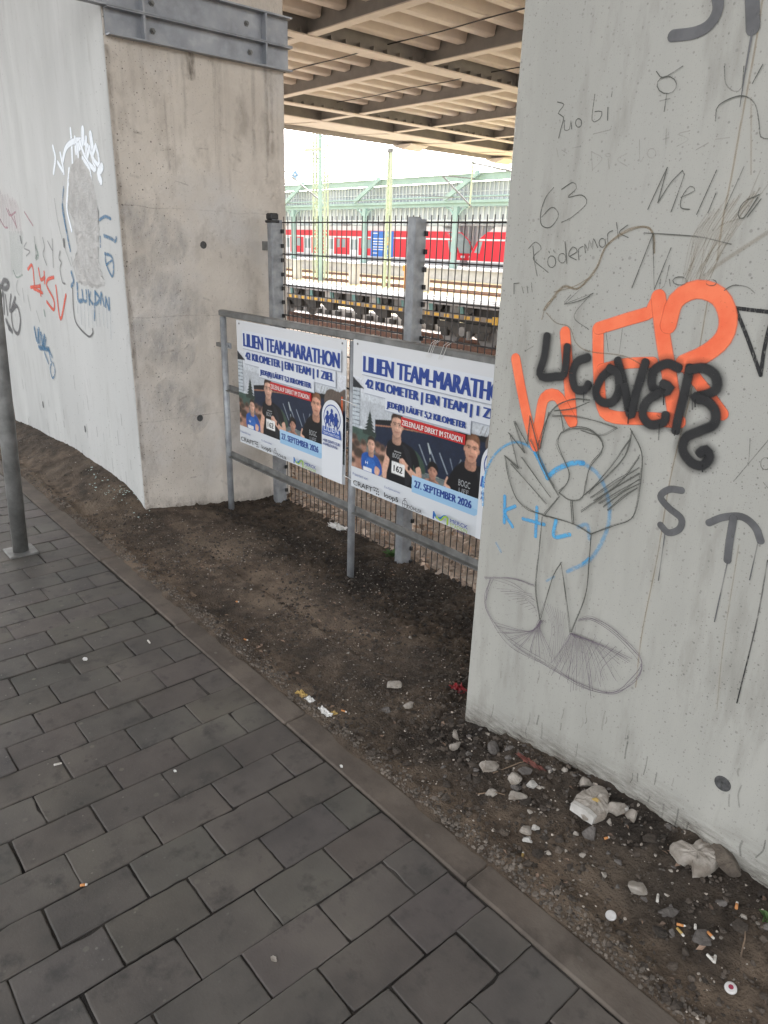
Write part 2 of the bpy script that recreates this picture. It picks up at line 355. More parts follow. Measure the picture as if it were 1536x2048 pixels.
RX = [-14, -8.2, -7.84, -7.3, -6.0, -5.04, -4.8, -4.67, -4.4, -1.9, -1.59, -1.29, -1.04, -.83, -.63, -.43, 2]
RZ = [.03, .03, .034, .083, .145, .123, .075, .01, -.01, 0, .025, .093, .126, .15, .135, .137, .14]
def soil_base(x, y):
    ridge = np.interp(x, RX, RZ)
    t = np.clip((y - 1.47) / (1.87 - 1.47), 0, 1); t = t * t * (3 - 2 * t) * .6 + t * .4
    front = -.012 + ridge * t + .010 * np.exp(-((y - 1.47) / .04) ** 2)
    g = np.clip((y - 1.87) / .9, 0, 1)
    gap = -.012 + np.where(y > 1.87, ridge * np.exp(-((y - 1.87) / .12) ** 2), 0) - .105 * g * g * (3 - 2 * g) + .03 * np.exp(-((y - 2.35) / .16) ** 2) * np.exp(-((x + 3.9) / .5) ** 2) \
        - .02 * np.exp(-(((x + 3.0) / .9) ** 2 + ((y - 2.0) / .3) ** 2))
    h = np.where(y <= 1.87, front, gap)
    return np.where(y > 2.95, h - (y - 2.95) * .099, h)
def soil_h(x, y):
    x = np.asarray(x, float); y = np.asarray(y, float)
    rough = np.clip((y - 1.42) / .05, 0, 1)
    clump = .55 + .9 * np.clip((np.abs(y - 2.6) < .35) * 1.0, 0, 1) + .7 * ((x > -1.9) & (y > 1.6))
    smooth_path = 1 - .6 * np.exp(-(((x + 3.2) / 1.0) ** 2 + ((y - 1.95) / .22) ** 2))
    spill = np.clip((y - 1.375) / .05, 0, 1) * np.clip((1.56 - y) / .1, 0, 1) * (.020 + .050 * fbm(x, y, .22, 4, 61)) - .03 * np.clip((1.385 - y) / .03, 0, 1)   # earth spilling over the kerb edge
    n1 = fbm(x, y, .16, 3, 1) * .012; n2 = np.abs(fbm(x, y, .055, 3, 5)) * .026; n3 = np.abs(fbm(x, y, .018, 2, 9)) * .012
    h = soil_base(x, y) + spill + rough * (n1 + (n2 + n3) * clump * smooth_path)
    return np.where(y > 2.95, h + fbm(x, y, .5, 4, 3) * .10 * np.clip(y - 2.95, 0, 1), h)
def build_soil():
    xs = []; x = 2.0
    while x > -14:
        xs.append(x); x -= .0075 if -2.6 < x < .0 else (.010 if x > -5.2 and x < 0 else (.02 if x > -8 else .06))
    while x > -60: xs.append(x); x -= .06 + (-14 - x) * .05
    xs = np.array(xs[::-1]); ys = np.concatenate([np.arange(1.355, 3.1, .0085), 3.1 + np.cumsum(np.linspace(.02, .35, 75))])
    X, Y = np.meshgrid(xs, ys); Z = soil_h(X, Y)
    Z = np.where(Y > 15, np.maximum(Z, -1.45), Z)
    V = np.stack([X, Y, Z], -1).reshape(-1, 3); nx, ny = len(xs), len(ys)
    I = np.arange(nx * ny).reshape(ny, nx)
    F = np.stack([I[:-1, :-1], I[:-1, 1:], I[1:, 1:], I[1:, :-1]], -1).reshape(-1, 4)
    me = bpy.data.meshes.new('ground'); me.vertices.add(len(V)); me.vertices.foreach_set('co', V.ravel())
    me.loops.add(F.size); me.loops.foreach_set('vertex_index', F.ravel()); me.polygons.add(len(F))
    me.polygons.foreach_set('loop_start', np.arange(0, F.size, 4)); me.polygons.foreach_set('loop_total', np.full(len(F), 4))
    yc = Y[:-1, :-1].ravel(); me.polygons.foreach_set('material_index', np.where(yc > 3.0, 1, 0).astype(np.int32))
    me.polygons.foreach_set('use_smooth', np.full(len(F), True)); me.update(); me.validate()
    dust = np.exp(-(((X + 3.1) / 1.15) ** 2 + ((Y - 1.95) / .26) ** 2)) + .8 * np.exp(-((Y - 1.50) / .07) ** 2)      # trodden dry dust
    dark_mask = np.exp(-((Y - 2.55) / .28) ** 2) + 1.0 * np.exp(-(((X + 1.75) / .6) ** 2 + ((Y - 1.95) / .35) ** 2)) + .7 * np.exp(-((Y - 1.76) / .12) ** 2) * (X > -1.6)   # dark crumbly earth by the fence, darker towards the right pillar
    mul = np.clip(1 + .85 * dust - .36 * np.clip(dark_mask, 0, 1) + .9 * fbm(X, Y, .3, 4, 31), .35, 1.9)
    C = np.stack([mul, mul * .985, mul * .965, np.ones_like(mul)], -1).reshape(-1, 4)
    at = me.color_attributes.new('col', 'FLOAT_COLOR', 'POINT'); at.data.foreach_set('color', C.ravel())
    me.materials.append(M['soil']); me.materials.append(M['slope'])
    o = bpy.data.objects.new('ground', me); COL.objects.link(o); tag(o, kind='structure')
build_soil()
# land beyond: ballast field, yellow gravel, far ground
o = MB().add([(-400, 15.5, -1.47), (60, 15.5, -1.47), (60, 23.5, -1.47), (-400, 23.5, -1.47)], [(0, 1, 2, 3)]).build('trackbed', M['ballast'], org=(0, 0, 0)); tag(o, kind='structure')
o = MB().add([(-400, 23.5, -1.46), (60, 23.5, -1.46), (60, 58.5, -1.46), (-400, 58.5, -1.46)], [(0, 1, 2, 3)]).build('gravel_field', M['yellow_gravel'], org=(0, 0, 0)); tag(o, kind='structure')
o = MB().add([(-900, -300, -1.6), (500, -300, -1.6), (500, 900, -1.6), (-900, 900, -1.6)], [(0, 1, 2, 3)]).build('far_ground', M['ballast'], org=(0, 0, 0)); tag(o, kind='structure')
o = MB().box(2, 40, 1.42, 15.5, -1.5, -.05).build('side_ground', M['slope'], org=(0, 0, 0)); tag(o, kind='structure')

def rock(r, seed, flat=.7, sub=2):
    """irregular faceted stone around the origin: verts, faces"""
    import bmesh
    bm = bmesh.new(); bmesh.ops.create_icosphere(bm, subdivisions=sub, radius=1)
    q = np.random.default_rng(seed); A = q.normal(size=(11, 3)); A /= np.linalg.norm(A, axis=1)[:, None]; D = .36 + .34 * q.random(11)
    sx, sy = .85 + .6 * q.random(), .85 + .6 * q.random(); vs = []
    for v in bm.verts:
        p = np.array(v.co)
        for a, d in zip(A, D):
            e = p @ a - d
            if e > 0: p = p - a * e * .97
        p = p + q.normal(0, .018, 3)
        vs.append((p[0] * sx * r, p[1] * sy * r, p[2] * flat * r))
    fs = [tuple(v.index for v in f.verts) for f in bm.faces]; bm.free()
    return np.array(vs), fs
LOW = [rock(1, 100 + i, .75, 1) for i in range(8)]

def scatter_grit():
    """loose grit and soil crumbs: nobody could count them"""
    q = np.random.default_rng(21)
    for name, n, m, cols, rmin, rmax in (('soil_crumbs', 9000, 'clod', None, .0035, .013), ('gravel', 5600, 'grit', 1, .0016, .0068)):
        mb = MB(); k = 0
        while k < n:
            x = -8.2 + 8.2 * (q.random() ** .62); y = 1.43 + q.random() * 1.5
            if x > -1.62 and y > 1.86: continue
            if x < -4.62 and y > 1.86: continue
            if x < -4.7 and q.random() < .5: continue
            dens = .25 + .75 * (vnoise(np.array(x * 3.0), np.array(y * 3.0), 4) > 0) + .5 * (x > -1.9)
            if cols is None and abs(y - 2.6) < .3: dens += .5
            if q.random() > dens: continue
            v, f = LOW[q.integers(8)]; r = rmin + (rmax - rmin) * q.random() ** 3
            a = q.random() * 6.28; R = np.array([[math.cos(a), -math.sin(a), 0], [math.sin(a), math.cos(a), 0], [0, 0, 1]])
            z = float(soil_h(x, y)); t = .45 + .8 * q.random()
            if cols is None and (abs(y - 2.55) < .3 or x > -1.7) and q.random() < .12: r *= 1.8
            if cols is None and abs(y - 2.55) < .3: t *= .6
            c = (t, t, t) if cols is None else (lambda s: (s, s * .97, s * .93))(.35 + 1.5 * q.random() ** 1.5)
            mb.add((v * r) @ R.T + np.array([x, y, z + r * .25]), f, c); k += 1
        o = mb.build(name, M[m], org=(0, 0, 0)); tag(o, 'loose %s strewn over the dark soil strip' % ('crumbs of earth' if cols is None else 'pale grit'), 'soil' if cols is None else 'gravel', kind='stuff')
    # rough strip of concrete haunch beside the kerb
    mb = MB()
    for i in range(2600):
        x = -7 + 6.9 * q.random() ** .6; y = 1.418 + abs(q.normal(0, .028)); v, f = LOW[q.integers(8)]; r = .003 + .007 * q.random() ** 2; t = .28 + .42 * q.random()
        mb.add(v * r + np.array([x, y, float(soil_h(x, y)) + r * .2]), f, (t, t * .93, t * .86))
    o = mb.build('haunch_gravel', M['grit'], org=(0, 0, 0)); tag(o, 'coarse brown gravel along the outer edge of the kerb', 'gravel', kind='stuff')
scatter_grit()
def leaf_scraps():
    q = np.random.default_rng(55); mb = MB()
    for i in range(700):
        x = -7.5 + 7.3 * q.random() ** .7; y = 1.44 + 1.35 * q.random()
        if (x > -1.62 or x < -4.62) and y > 1.84: continue
        z = float(soil_h(x, y)) + .004; s_ = .004 + .011 * q.random(); a = q.random() * 6.28; u = np.array([math.cos(a), math.sin(a), q.normal(0, .3)]) * s_; v = np.array([-math.sin(a), math.cos(a), q.normal(0, .3)]) * s_ * (.25 + .4 * q.random()); t = .35 + .9 * q.random(); p = np.array([x, y, z])
        mb.add([p - u, p - v + [0, 0, .003], p + u, p + v + [0, 0, .003]], [(0, 1, 2, 3)], (t, t * 1.05, t * 1.15))
    o = mb.build('leaf_scraps', M['leaf'], org=(0, 0, 0)); tag(o, 'brown leaf scraps and splinters trodden into the soil strip', 'leaves', kind='stuff')
leaf_scraps()
def scatter_leaves():
    q = np.random.default_rng(8); mb = MB()
    for i in range(5200):
        x = -6.5 + 6.5 * q.random(); y = 2.95 + 5.5 * q.random() ** 1.6; z = float(soil_h(x, y)) + .012 + .02 * q.random()
        s = .012 + .025 * q.random(); a = q.random() * 6.28; u = np.array([math.cos(a), math.sin(a), q.normal(0, .4)]) * s; v = np.array([-math.sin(a), math.cos(a), q.normal(0, .4)]) * s * .6
        p = np.array([x, y, z]); t = .6 + 1.5 * q.random(); g_ = q.random()
        c = (t * (1.0 + .5 * g_), t * (1 + .9 * g_), t * (1 + 1.4 * g_))
        mb.add([p - u, p - v + [0, 0, .006], p + u, p + v + [0, 0, .006]], [(0, 1, 2, 3)], c)
    o = mb.build('leaf_litter', M['leaf'], org=(0, 0, 0)); tag(o, 'dry brown leaves covering the slope behind the mesh fence', 'leaves', kind='stuff')
    mb = MB()
    for i in range(5000):
        x = -45 + 45 * q.random(); y = 13 + 8 * q.random(); v, f = LOW[q.integers(8)]; r = .025 + .04 * q.random(); t = .6 + 1.6 * q.random()
        z = float(soil_h(x, y)) if y < 15.3 else -1.47
        mb.add(v * r + np.array([x, y, max(z, -1.47) + r * .3]), f, (t, t * .95, t * .9))
    o = mb.build('ballast_stones', M['grit'], org=(0, 0, 0)); tag(o, 'grey ballast stones around the near railway track', 'ballast', kind='stuff')
scatter_leaves()

# ------------------------------------------------------------------ graffiti strokes
class Ink:
    """strokes painted on the wall plane Y = const; each stroke is a thin ribbon with soft edges"""
    def __init__(s, Y, base=.0015, axis='y'): s.axis = axis; s.Y = Y; s.mb = MB(); s.k = 0; s.base = base
    def stroke(s, pts, w_, soft=.35, a=1.0, halo=0, jit=0, step=None, taper=False):
        # pts in wall metres (x, z)
        step = step or max(.004, w_ * .35)
        P = np.array(spline(pts, step)); n = len(P)
        if n < 2: return
        if jit: P = P + rng.normal(0, jit, P.shape)
        d = np.gradient(P, axis=0); L = np.linalg.norm(d, axis=1); L[L == 0] = 1; T = d / L[:, None]; N = np.stack([-T[:, 1], T[:, 0]], 1)
        cum = np.concatenate([[0], np.cumsum(np.linalg.norm(np.diff(P, axis=0), axis=1))]); tot = cum[-1]
        r = w_ / 2
        rows = [(P[i], N[i], 1.0, cum[i]) for i in range(n)]
        caps = [.25, .6, .85, .97] if r > .003 else [.6]
        rows = [(P[0] - T[0] * r * c, N[0], math.sqrt(1 - c * c), 0) for c in reversed(caps)] + rows + [(P[-1] + T[-1] * r * c, N[-1], math.sqrt(1 - c * c), tot) for c in caps]
        if halo: off = [-halo, -1.25, -1.0, -.75, .75, 1.0, 1.25, halo]; al = [0, .30, .78, 1, 1, .78, .30, 0]
        elif soft > 0: off = [-1 - soft * .5, -1 + soft * .1, -1 + soft, 1 - soft, 1 - soft * .1, 1 + soft * .5]; al = [0, .55, 1, 1, .55, 0]
        else: off = [-1, 1]; al = [1, 1]
        m = len(off); vs = []; fs = []; aa = []
        ph = 50 * rng.random()
        for i, (p, nn, k, cc) in enumerate(rows):
            pr_ = 1 if soft else float(np.clip(.78 + 1.0 * vnoise(np.array(cc * 22 + ph), np.array(s.k * 3.7), 3), .3, 1))   # hand pressure
            y = s.Y - s.base - s.k * 6e-5 - cc * 4e-4
            tp = 1 if not taper else (1 - .75 * cc / max(tot, 1e-6))
            for o_, al_ in zip(off, al):
                q = p + nn * o_ * r * k * tp; vs.append((q[0], y, q[1]) if s.axis == 'y' else (2 * s.Y - y, q[0], q[1])); aa.append(al_ * a * pr_ * (1 if k > .5 or not soft else .6))
        for i in range(len(rows) - 1):
            for j in range(m - 1): fs.append((i * m + j, i * m + j + 1, (i + 1) * m + j + 1, (i + 1) * m + j))
        s.mb.add(vs, fs); s.mb.a += aa; s.k += 1
    def fill(s, pts, a=1.0):
        P = spline(pts, .02, True); P = [(q[0], q[1]) for q in P]
        t = tessellate_polygon([[Vector((x, z, 0)) for x, z in P]]); y = s.Y - s.base - s.k * 6e-5
        s.mb.add([(x, y, z) for x, z in P], [tuple(q) for q in t]); s.mb.a += [a] * len(P); s.k += 1
    def build(s, name, m, parent, label): o = s.mb.build(name, M[m], parent); o['label'] = label; return o

YF = 1.87                                        # front faces of both pillars
def Z5(x, y): p = on_y(920 + x / 2.276, 540 + y / 2.276, YF); return (p[0], p[2])
def Z6(x, y): p = on_y(1000 + x / 2.866, y / 2.866, YF); return (p[0], p[2])
def ZL(x, y): p = on_y(x / 4.4536, 240 + y / 4.4536, YF); return (p[0], p[2])
def T(f, pts): return [f(*p) for p in pts]

# ------------------------------------------------------------------ pillars
def pillar_solid(x0, x1, y0, y1, z0, z1, ch=.012):
    return MB().prism([(x0 + ch, y0), (x1 - ch, y0), (x1, y0 + ch), (x1, y1 - ch), (x1 - ch, y1), (x0 + ch, y1), (x0, y1 - ch), (x0, y0 + ch)], 'z', z0, z1)
ZT = 5.60
pr = thing('concrete_pillar', (-.4, 2.45, 0), 'pale grey concrete pillar with big orange and black graffiti, beside the rubble', 'pillar')
pillar_solid(-1.6, 13.0, YF, 3.05, -.4, ZT).build('shaft', M['coated'], pr)  # right end lengthened out of view to keep sun off the paving
pl = thing('concrete_pillar', (-6.2, 2.45, 0), 'concrete pillar with bare beige side and grey front, carrying the bolted steel beam', 'pillar')
MB().prism([(-7.75, YF + .006), (-4.672, YF + .006), (-4.672, YF + .012), (-4.672, 3.08), (-4.69, 3.095), (-7.75, 3.095)], 'z', -.4, ZT).build('shaft', M['raw'], pl)
MB().prism([(-7.78, YF), (-4.69, YF), (-4.678, YF + .004), (-4.678, YF + .0055), (-7.78, YF + .0055)], 'z', -.4, ZT).build('front_coating', M['coated_lit'], pl)

def write_right():
    k = Ink(YF, .002)
    W = .038
    for p, w_ in (([(255, 405), (280, 540), (312, 690), (345, 800)], W), ([(345, 800), (362, 690), (385, 585), (440, 570), (480, 630), (512, 690)], W), ([(512, 690), (497, 500), (480, 285)], W),
                  ([(630, 270), (632, 440), (648, 620), (700, 668), (860, 676), (1000, 690)], W), ([(632, 265), (760, 225), (870, 190), (890, 150)], W * .95), ([(645, 450), (760, 425), (880, 420)], W * .8),
                  ([(905, 125), (925, 300), (955, 480), (985, 690)], W * 1.15), ([(950, 250), (985, 140), (1080, 88), (1180, 120), (1222, 215), (1200, 310), (1120, 380), (1020, 425)], W * 1.25), ([(1040, 450), (1110, 540), (1195, 655)], W * .9)):
        k.stroke(T(Z5, p), w_, .14, .97)
    k.build('graffiti', 'spray_orange', pr, 'big orange sprayed letters WEP, half hidden under black letters')
    k = Ink(YF, .0045)
    W = .021
    for p in ([(400, 300), (388, 390), (366, 470), (390, 488), (440, 484), (478, 470), (492, 350)], [(585, 398), (535, 420), (515, 480), (530, 540), (570, 545), (588, 520)],
              [(690, 450), (645, 495), (622, 560), (650, 600), (700, 598), (728, 540), (720, 470), (685, 448)], [(722, 412), (752, 530), (780, 660), (805, 560), (848, 420)],
              [(998, 445), (945, 426), (885, 460), (880, 530), (930, 556), (962, 535), (930, 518)], [(905, 560), (852, 600), (836, 660), (870, 702), (930, 692), (940, 660)],
              [(1050, 445), (1030, 540), (1000, 660), (986, 730)],
              [(1050, 452), (1115, 446), (1166, 482), (1170, 540), (1120, 568), (1068, 580), (1125, 595), (1165, 640), (1160, 700), (1100, 730), (1032, 762), (1018, 820), (1058, 876), (1108, 888), (1140, 850), (1122, 815), (1096, 832)]):
        k.stroke(T(Z5, p), W * 1.15, .3, 1, halo=2.5)
    for a, b in (((568, 555), (566, 600)), ((771, 655), (769, 697)), ((912, 700), (908, 772)), ((985, 730), (980, 752)), ((1063, 585), (1062, 634)), ((1108, 885), (1108, 917)), ((1141, 700), (1140, 732)), ((932, 560), (931, 612)), ((1075, 590), (1075, 622))):
        k.stroke([Z5(*a), Z5(*b)], .0042, 0, 1)
    k.build('graffiti', 'spray_black', pr, 'black sprayed word ucover with drips across the orange letters')
    k = Ink(YF, .002)
    for p in ([(1250, 172), (1330, 182), (1420, 192)], [(1257, 178), (1310, 310), (1370, 478)], [(1370, 478), (1385, 370), (1410, 260), (1440, 190)]): k.stroke(T(Z5, p), .0095, .15, 1)
    k.stroke(T(Z5, [(1402, 1320), (1352, 1600), (1262, 1970)]), .0036, 0, .9)
    k.build('graffiti', 'marker_black', pr, 'black outlined triangle and a long black drip')
    k = Ink(YF, .002)
    for p, w_ in (([(1010, 1003), (955, 998), (914, 1030), (950, 1080), (1008, 1130), (1000, 1178), (950, 1195), (914, 1160)], .020), ([(1135, 1150), (1200, 1125), (1285, 1123), (1345, 1170), (1370, 1232)], .020), ([(1246, 1130), (1228, 1240), (1219, 1320)], .021)): k.stroke(T(Z5, p), w_, .18, .92)
    for a, b, w_ in (((935, 1195), (905, 1412), .0034), ((1219, 1330), (1160, 1600), .0036), ((1358, 1240), (1320, 1410), .0032)): k.stroke([Z5(*a), Z5(*b)], w_, 0, .9)
    for p, w_ in (([(1240, -60), (1252, 50), (1205, 140), (1120, 188), (992, 206)], .027), ([(1446, -60), (1450, 60), (1453, 160)], .032)): k.stroke(T(Z6, p), w_, .12, .95)
    k.stroke(T(Z6, [(1450, 175), (1405, 430), (1378, 610)]), .006, .2, .9, taper=True)
    k.build('graffiti', 'spray_grey', pr, 'dripping grey letters S, T and the cut-off letters at the top')
    k = Ink(YF, .0015)
    for p, w_, a in (([(105, 1070), (110, 950), (160, 840), (240, 785), (310, 800), (355, 850)], .010, .5), ([(345, 830), (370, 880), (400, 945)], .017, .85), ([(400, 945), (440, 908), (510, 880), (560, 878)], .017, .8),
                     ([(560, 878), (630, 930), (670, 1020), (682, 1120), (655, 1220), (590, 1320), (490, 1372)], .013, .38), ([(205, 1030), (203, 1150)], .014, .8), ([(252, 1075), (206, 1102), (240, 1168)], .013, .8),
                     ([(352, 1080), (345, 1212)], .013, .75), ([(288, 1132), (385, 1158)], .013, .75), ([(438, 1140), (430, 1212), (500, 1204)], .014, .8), ([(540, 1170), (580, 1160), (590, 1222)], .013, .35), ([(590, 1310), (560, 1335)], .010, .5), ([(165, 1240), (190, 1285)], .006, .4), ([(430, 1395), (395, 1415)], .007, .35)):
        k.stroke(T(Z5, p), w_, .5, a)
    k.build('graffiti', 'spray_blue', pr, 'faint light blue heart with K + L inside')
    # pencil angel figure, each line drawn two or three times
    def scrib(k, f, p, w_=.0024, rep=2, j=.0028, a=.85):
        for r in range(rep):
            q = np.array(T(f, p)) + rng.normal(0, j, (len(p), 2)) * (r > 0) + rng.normal(0, j * .5, 2) * (r > 0)
            k.stroke([tuple(z) for z in q], w_ * (.75 + .5 * rng.random()), 0, a, step=.012)
    k = Ink(YF, .006)
    for p in ([(465, 742), (520, 720), (600, 730), (652, 780), (650, 830), (600, 890), (578, 960), (570, 1020)], [(465, 742), (450, 790), (488, 880), (502, 930), (490, 970), (455, 1012)], [(455, 1012), (500, 1044), (548, 1044), (572, 1020)],
              [(455, 1025), (400, 930), (362, 820), (385, 720), (412, 650)], [(410, 652), (366, 812)], [(210, 845), (272, 900)], [(272, 900), (232, 742)], [(232, 742), (300, 832)], [(300, 832), (255, 688)], [(255, 688), (312, 790)], [(312, 790), (325, 662)], [(325, 662), (366, 815)],
              [(213, 845), (230, 950), (265, 1040), (320, 1085), (385, 1115)], [(385, 1115), (470, 1135), (540, 1160), (605, 1200)], [(605, 1200), (700, 1165), (785, 1130), (812, 1060), (830, 950), (835, 830), (782, 722)],
              [(575, 1020), (680, 930), (760, 840), (790, 730)], [(600, 1032), (720, 960), (825, 900)], [(590, 1010), (690, 900), (785, 770)], [(620, 1048), (730, 980), (828, 925)], [(660, 1075), (750, 1010), (822, 970)], [(240, 880), (330, 980), (400, 1060)], [(290, 850), (360, 950), (420, 1030)], [(330, 770), (380, 880), (440, 990)], [(640, 1060), (740, 1000), (828, 950)], [(680, 1090), (760, 1020), (815, 990)], [(560, 1100), (640, 1040), (750, 950), (825, 850)],
              [(462, 1030), (395, 1112)], [(520, 1045), (527, 1150)], [(512, 1050), (520, 1150)],
              [(412, 660), (460, 612), (530, 585), (600, 590)], [(428, 664), (530, 660), (640, 690), (722, 715)], [(722, 715), (650, 752), (560, 728)], [(466, 640), (482, 730)], [(440, 640), (520, 630), (600, 600)],
              [(385, 1120), (372, 1280), (355, 1440), (376, 1590)], [(376, 1590), (430, 1400), (470, 1328)], [(470, 1328), (486, 1430), (516, 1645)], [(516, 1645), (580, 1480), (600, 1330), (606, 1200)]): scrib(k, Z5, p, .0028, 3, .0022, .85)
    k.build('graffiti', 'pencil', pr, 'pencil drawing of a winged figure')
    k = Ink(YF, .010)
    ell = [(150, 1400), (128, 1480), (140, 1560), (240, 1690), (400, 1790), (560, 1880), (690, 1912), (800, 1862), (836, 1785), (790, 1718), (700, 1622), (600, 1580), (545, 1592)]
    scrib(k, Z5, ell, .0022, 4, .005); scrib(k, Z5, [(120, 1395), (250, 1400), (345, 1432)], .002, 3, .004); scrib(k, Z5, [(160, 1405), (260, 1440), (350, 1500)], .002, 2, .006)
    for i in range(26):
        t = i / 25; e = (150 + 300 * t + rng.normal(0, 12), 1600 + 190 * math.sin(t * 1.5) + rng.normal(0, 20)); scrib(k, Z5, [(378 + rng.normal(0, 8), 1590), (320 + 60 * t, 1640), e], .0015, 1)
    for i in range(40):
        t = i / 39; e = (400 + 400 * t + rng.normal(0, 10), 1790 + 110 * math.sin(t * 3) - 100 * max(0, t - .6) + rng.normal(0, 25)); scrib(k, Z5, [(516 + rng.normal(0, 5), 1648), (480 + 180 * t, 1700), e], .0015, 1)
    for i in range(8): scrib(k, Z5, [(540 + 30 * i, 1610 + 16 * i), (520 + 20 * i, 1720 + 12 * i), (470 + 26 * i, 1820 + 8 * i)], .0013, 1)
    for i in range(10): scrib(k, Z5, [(385 + i * 12, 1500 + i * 6), (430 + 6 * i, 1620), (400 + 14 * i, 1780)], .0013, 1)
    for i in range(10): scrib(k, Z5, [(180 + 18 * i, 1445 + 12 * i), (250 + 14 * i, 1450 + 10 * i), (340 + 3 * i, 1470 + 12 * i)], .0013, 1)
    k.build('graffiti', 'pencil_violet', pr, 'hatched pencil oval under the winged figure')
    k = Ink(YF, .0012)
    def circ(cx, cy, rx, ry, n=10, e=1): return [(cx + rx * math.cos(6.283 * e * i / n - 1.2), cy + ry * math.sin(6.283 * e * i / n - 1.2)) for i in range(n + 1)]
    L = [[(330, 585), (368, 600), (335, 650), (366, 672), (350, 740), (338, 792)], [(372, 690), (372, 745), (400, 740), (408, 690), (412, 740)], circ(452, 705, 18, 25), [(545, 540), (530, 690), (575, 680), (585, 640), (545, 640)], [(620, 615), (618, 690)], [(645, 525), (640, 555)],
         [(310, 1075), (265, 1130), (235, 1220), (240, 1290), (290, 1302), (338, 1235), (300, 1188), (240, 1245)], [(355, 1085), (420, 1045), (440, 1080), (392, 1130), (470, 1118), (498, 1165), (420, 1240), (355, 1275)],
         [(190, 1410), (200, 1500), (215, 1582)], [(165, 1425), (205, 1388), (238, 1425), (192, 1482), (278, 1562)], circ(298, 1500, 24, 34), circ(358, 1480, 22, 28), [(375, 1385), (385, 1510)], [(400, 1470), (445, 1440), (420, 1415), (395, 1462), (440, 1490)], [(455, 1490), (452, 1430), (478, 1412)],
         [(492, 1450), (488, 1398), (508, 1436), (514, 1378), (532, 1428), (538, 1368), (562, 1420)], circ(588, 1392, 18, 26), [(604, 1370), (612, 1415)], [(622, 1400), (620, 1340), (648, 1322)], [(670, 1275), (682, 1370)], [(735, 1290), (686, 1332), (738, 1362)], [(283, 1440), (286, 1450)], [(310, 1432), (313, 1442)],
         [(850, 1200), (905, 1080), (962, 960)], [(962, 960), (935, 1060), (908, 1162)], [(908, 1162), (980, 1050), (1048, 978)], [(1048, 978), (1060, 1000), (985, 1212)], [(1040, 1132), (1120, 1092), (1092, 1068), (1046, 1130), (1040, 1190), (1090, 1200)], [(1245, 975), (1130, 1230)], [(1240, 1110), (1195, 1220)], [(1402, 955), (1292, 1200)], [(1490, 1115), (1400, 1160), (1368, 1230), (1398, 1250), (1480, 1132)], [(1500, 1140), (1420, 1245)],
         [(900, 410), (940, 445), (1052, 380)], circ(960, 488, 56, 50, 12), [(960, 535), (945, 640)], [(920, 580), (978, 565)],
         [(1290, 380), (1298, 480), (1345, 524), (1388, 505), (1402, 380)], [(1238, 695), (1258, 605), (1380, 550), (1462, 592), (1488, 700), (1498, 785), (1545, 797)], [(1510, 370), (1450, 480)],
         [(760, 1650), (880, 1342)], [(880, 1342), (888, 1660)], [(888, 1660), (985, 1420)], [(925, 1600), (920, 1660), (945, 1640), (975, 1520)], [(975, 1600), (980, 1640)], circ(1035, 1610, 40, 24), circ(1215, 1620, 30, 18), [(1290, 1665), (1340, 1635), (1420, 1645), (1465, 1680)], [(830, 1335), (1000, 1345), (1160, 1360), (1330, 1400)],
         [(540, 1680), (470, 1720), (375, 1740), (410, 1690)], [(85, 1625), (85, 1685)], [(85, 1625), (115, 1622)], [(130, 1640), (140, 1680)], [(160, 1640), (165, 1680)], [(185, 1620), (190, 1675)]]
    for p in L: k.stroke(T(Z6, p), .0026, 0, 1, step=.008)
    for p in ([(530, 870), (535, 980)], [(530, 870), (590, 910), (535, 975)], circ(625, 890, 14, 10), [(625, 910), (632, 970)], [(735, 880), (680, 915), (735, 955)], [(805, 800), (808, 925), (830, 900)], circ(875, 880, 25, 28), [(960, 740), (955, 830)], [(940, 800), (975, 790)], [(1095, 750), (1030, 770), (1085, 800), (1020, 840)], [(1130, 860), (1200, 820)], [(1240, 800), (1320, 790)], [(330, 850), (340, 900)], [(360, 860), (390, 880)], [(420, 850), (470, 840)], [(540, 770), (640, 745)]): k.stroke(T(Z6, p), .0026, 0, .28)
    for p in ([(1325, 765), (1318, 890)], [(1410, 770), (1250, 960)], circ(1395, 880, 22, 28), [(1385, 965), (1405, 990)], [(560, 80), (480, 155)], [(480, 155), (610, 105)], [(600, 110), (525, 210), (590, 270)], [(590, 270), (580, 262)], [(670, 280), (680, 370)], [(745, 265), (730, 380)], [(300, 370), (340, 345)]): k.stroke(T(Z5, p), .0024, 0, .6)
    k.build('graffiti', 'pencil', pr, 'pencilled names and the number 63 above the orange letters')
    k = Ink(YF, .0008)
    for i in range(26):
        t = i / 25; k.stroke(T(Z6, [(1520 - 330 * t + rng.normal(0, 15), 1060 + 160 * t + rng.normal(0, 30)), (1380 - 280 * t, 1280 + 90 * t), (1150 - 110 * t + rng.normal(0, 40), 1590 + rng.normal(0, 40))]), .0030, .6, .20)
    k.stroke(T(Z6, [(1540, 1330), (1400, 1420), (1250, 1520), (1150, 1610)]), .010, .6, .25)
    for j in range(3): k.stroke(T(Z6, [(250 + 6 * j, 1777), (360, 1642 + 5 * j), (450, 1652), (550, 1540 + 6 * j), (612, 1412), (722, 1320 + 7 * j), (832, 1300), (880, 1342), (886, 1450)]), .005, .5, .35)
    for p in ([(375, 225), (395, 160), (440, 120)], [(395, 195), (440, 240), (500, 260), (530, 330), (590, 370), (760, 395), (900, 480)], [(430, 100), (520, 75), (600, 30)]): k.stroke(T(Z5, p), .0035, .5, .5)
    k.build('graffiti', 'pencil_brown', pr, 'brown crayon scribbles')
    k = Ink(YF, .0006)
    k.stroke(T(Z6, [(1510, -30), (1455, 320), (1385, 690), (1330, 1000), (1280, 1250), (1245, 1490)]), .0045, .7, .35)
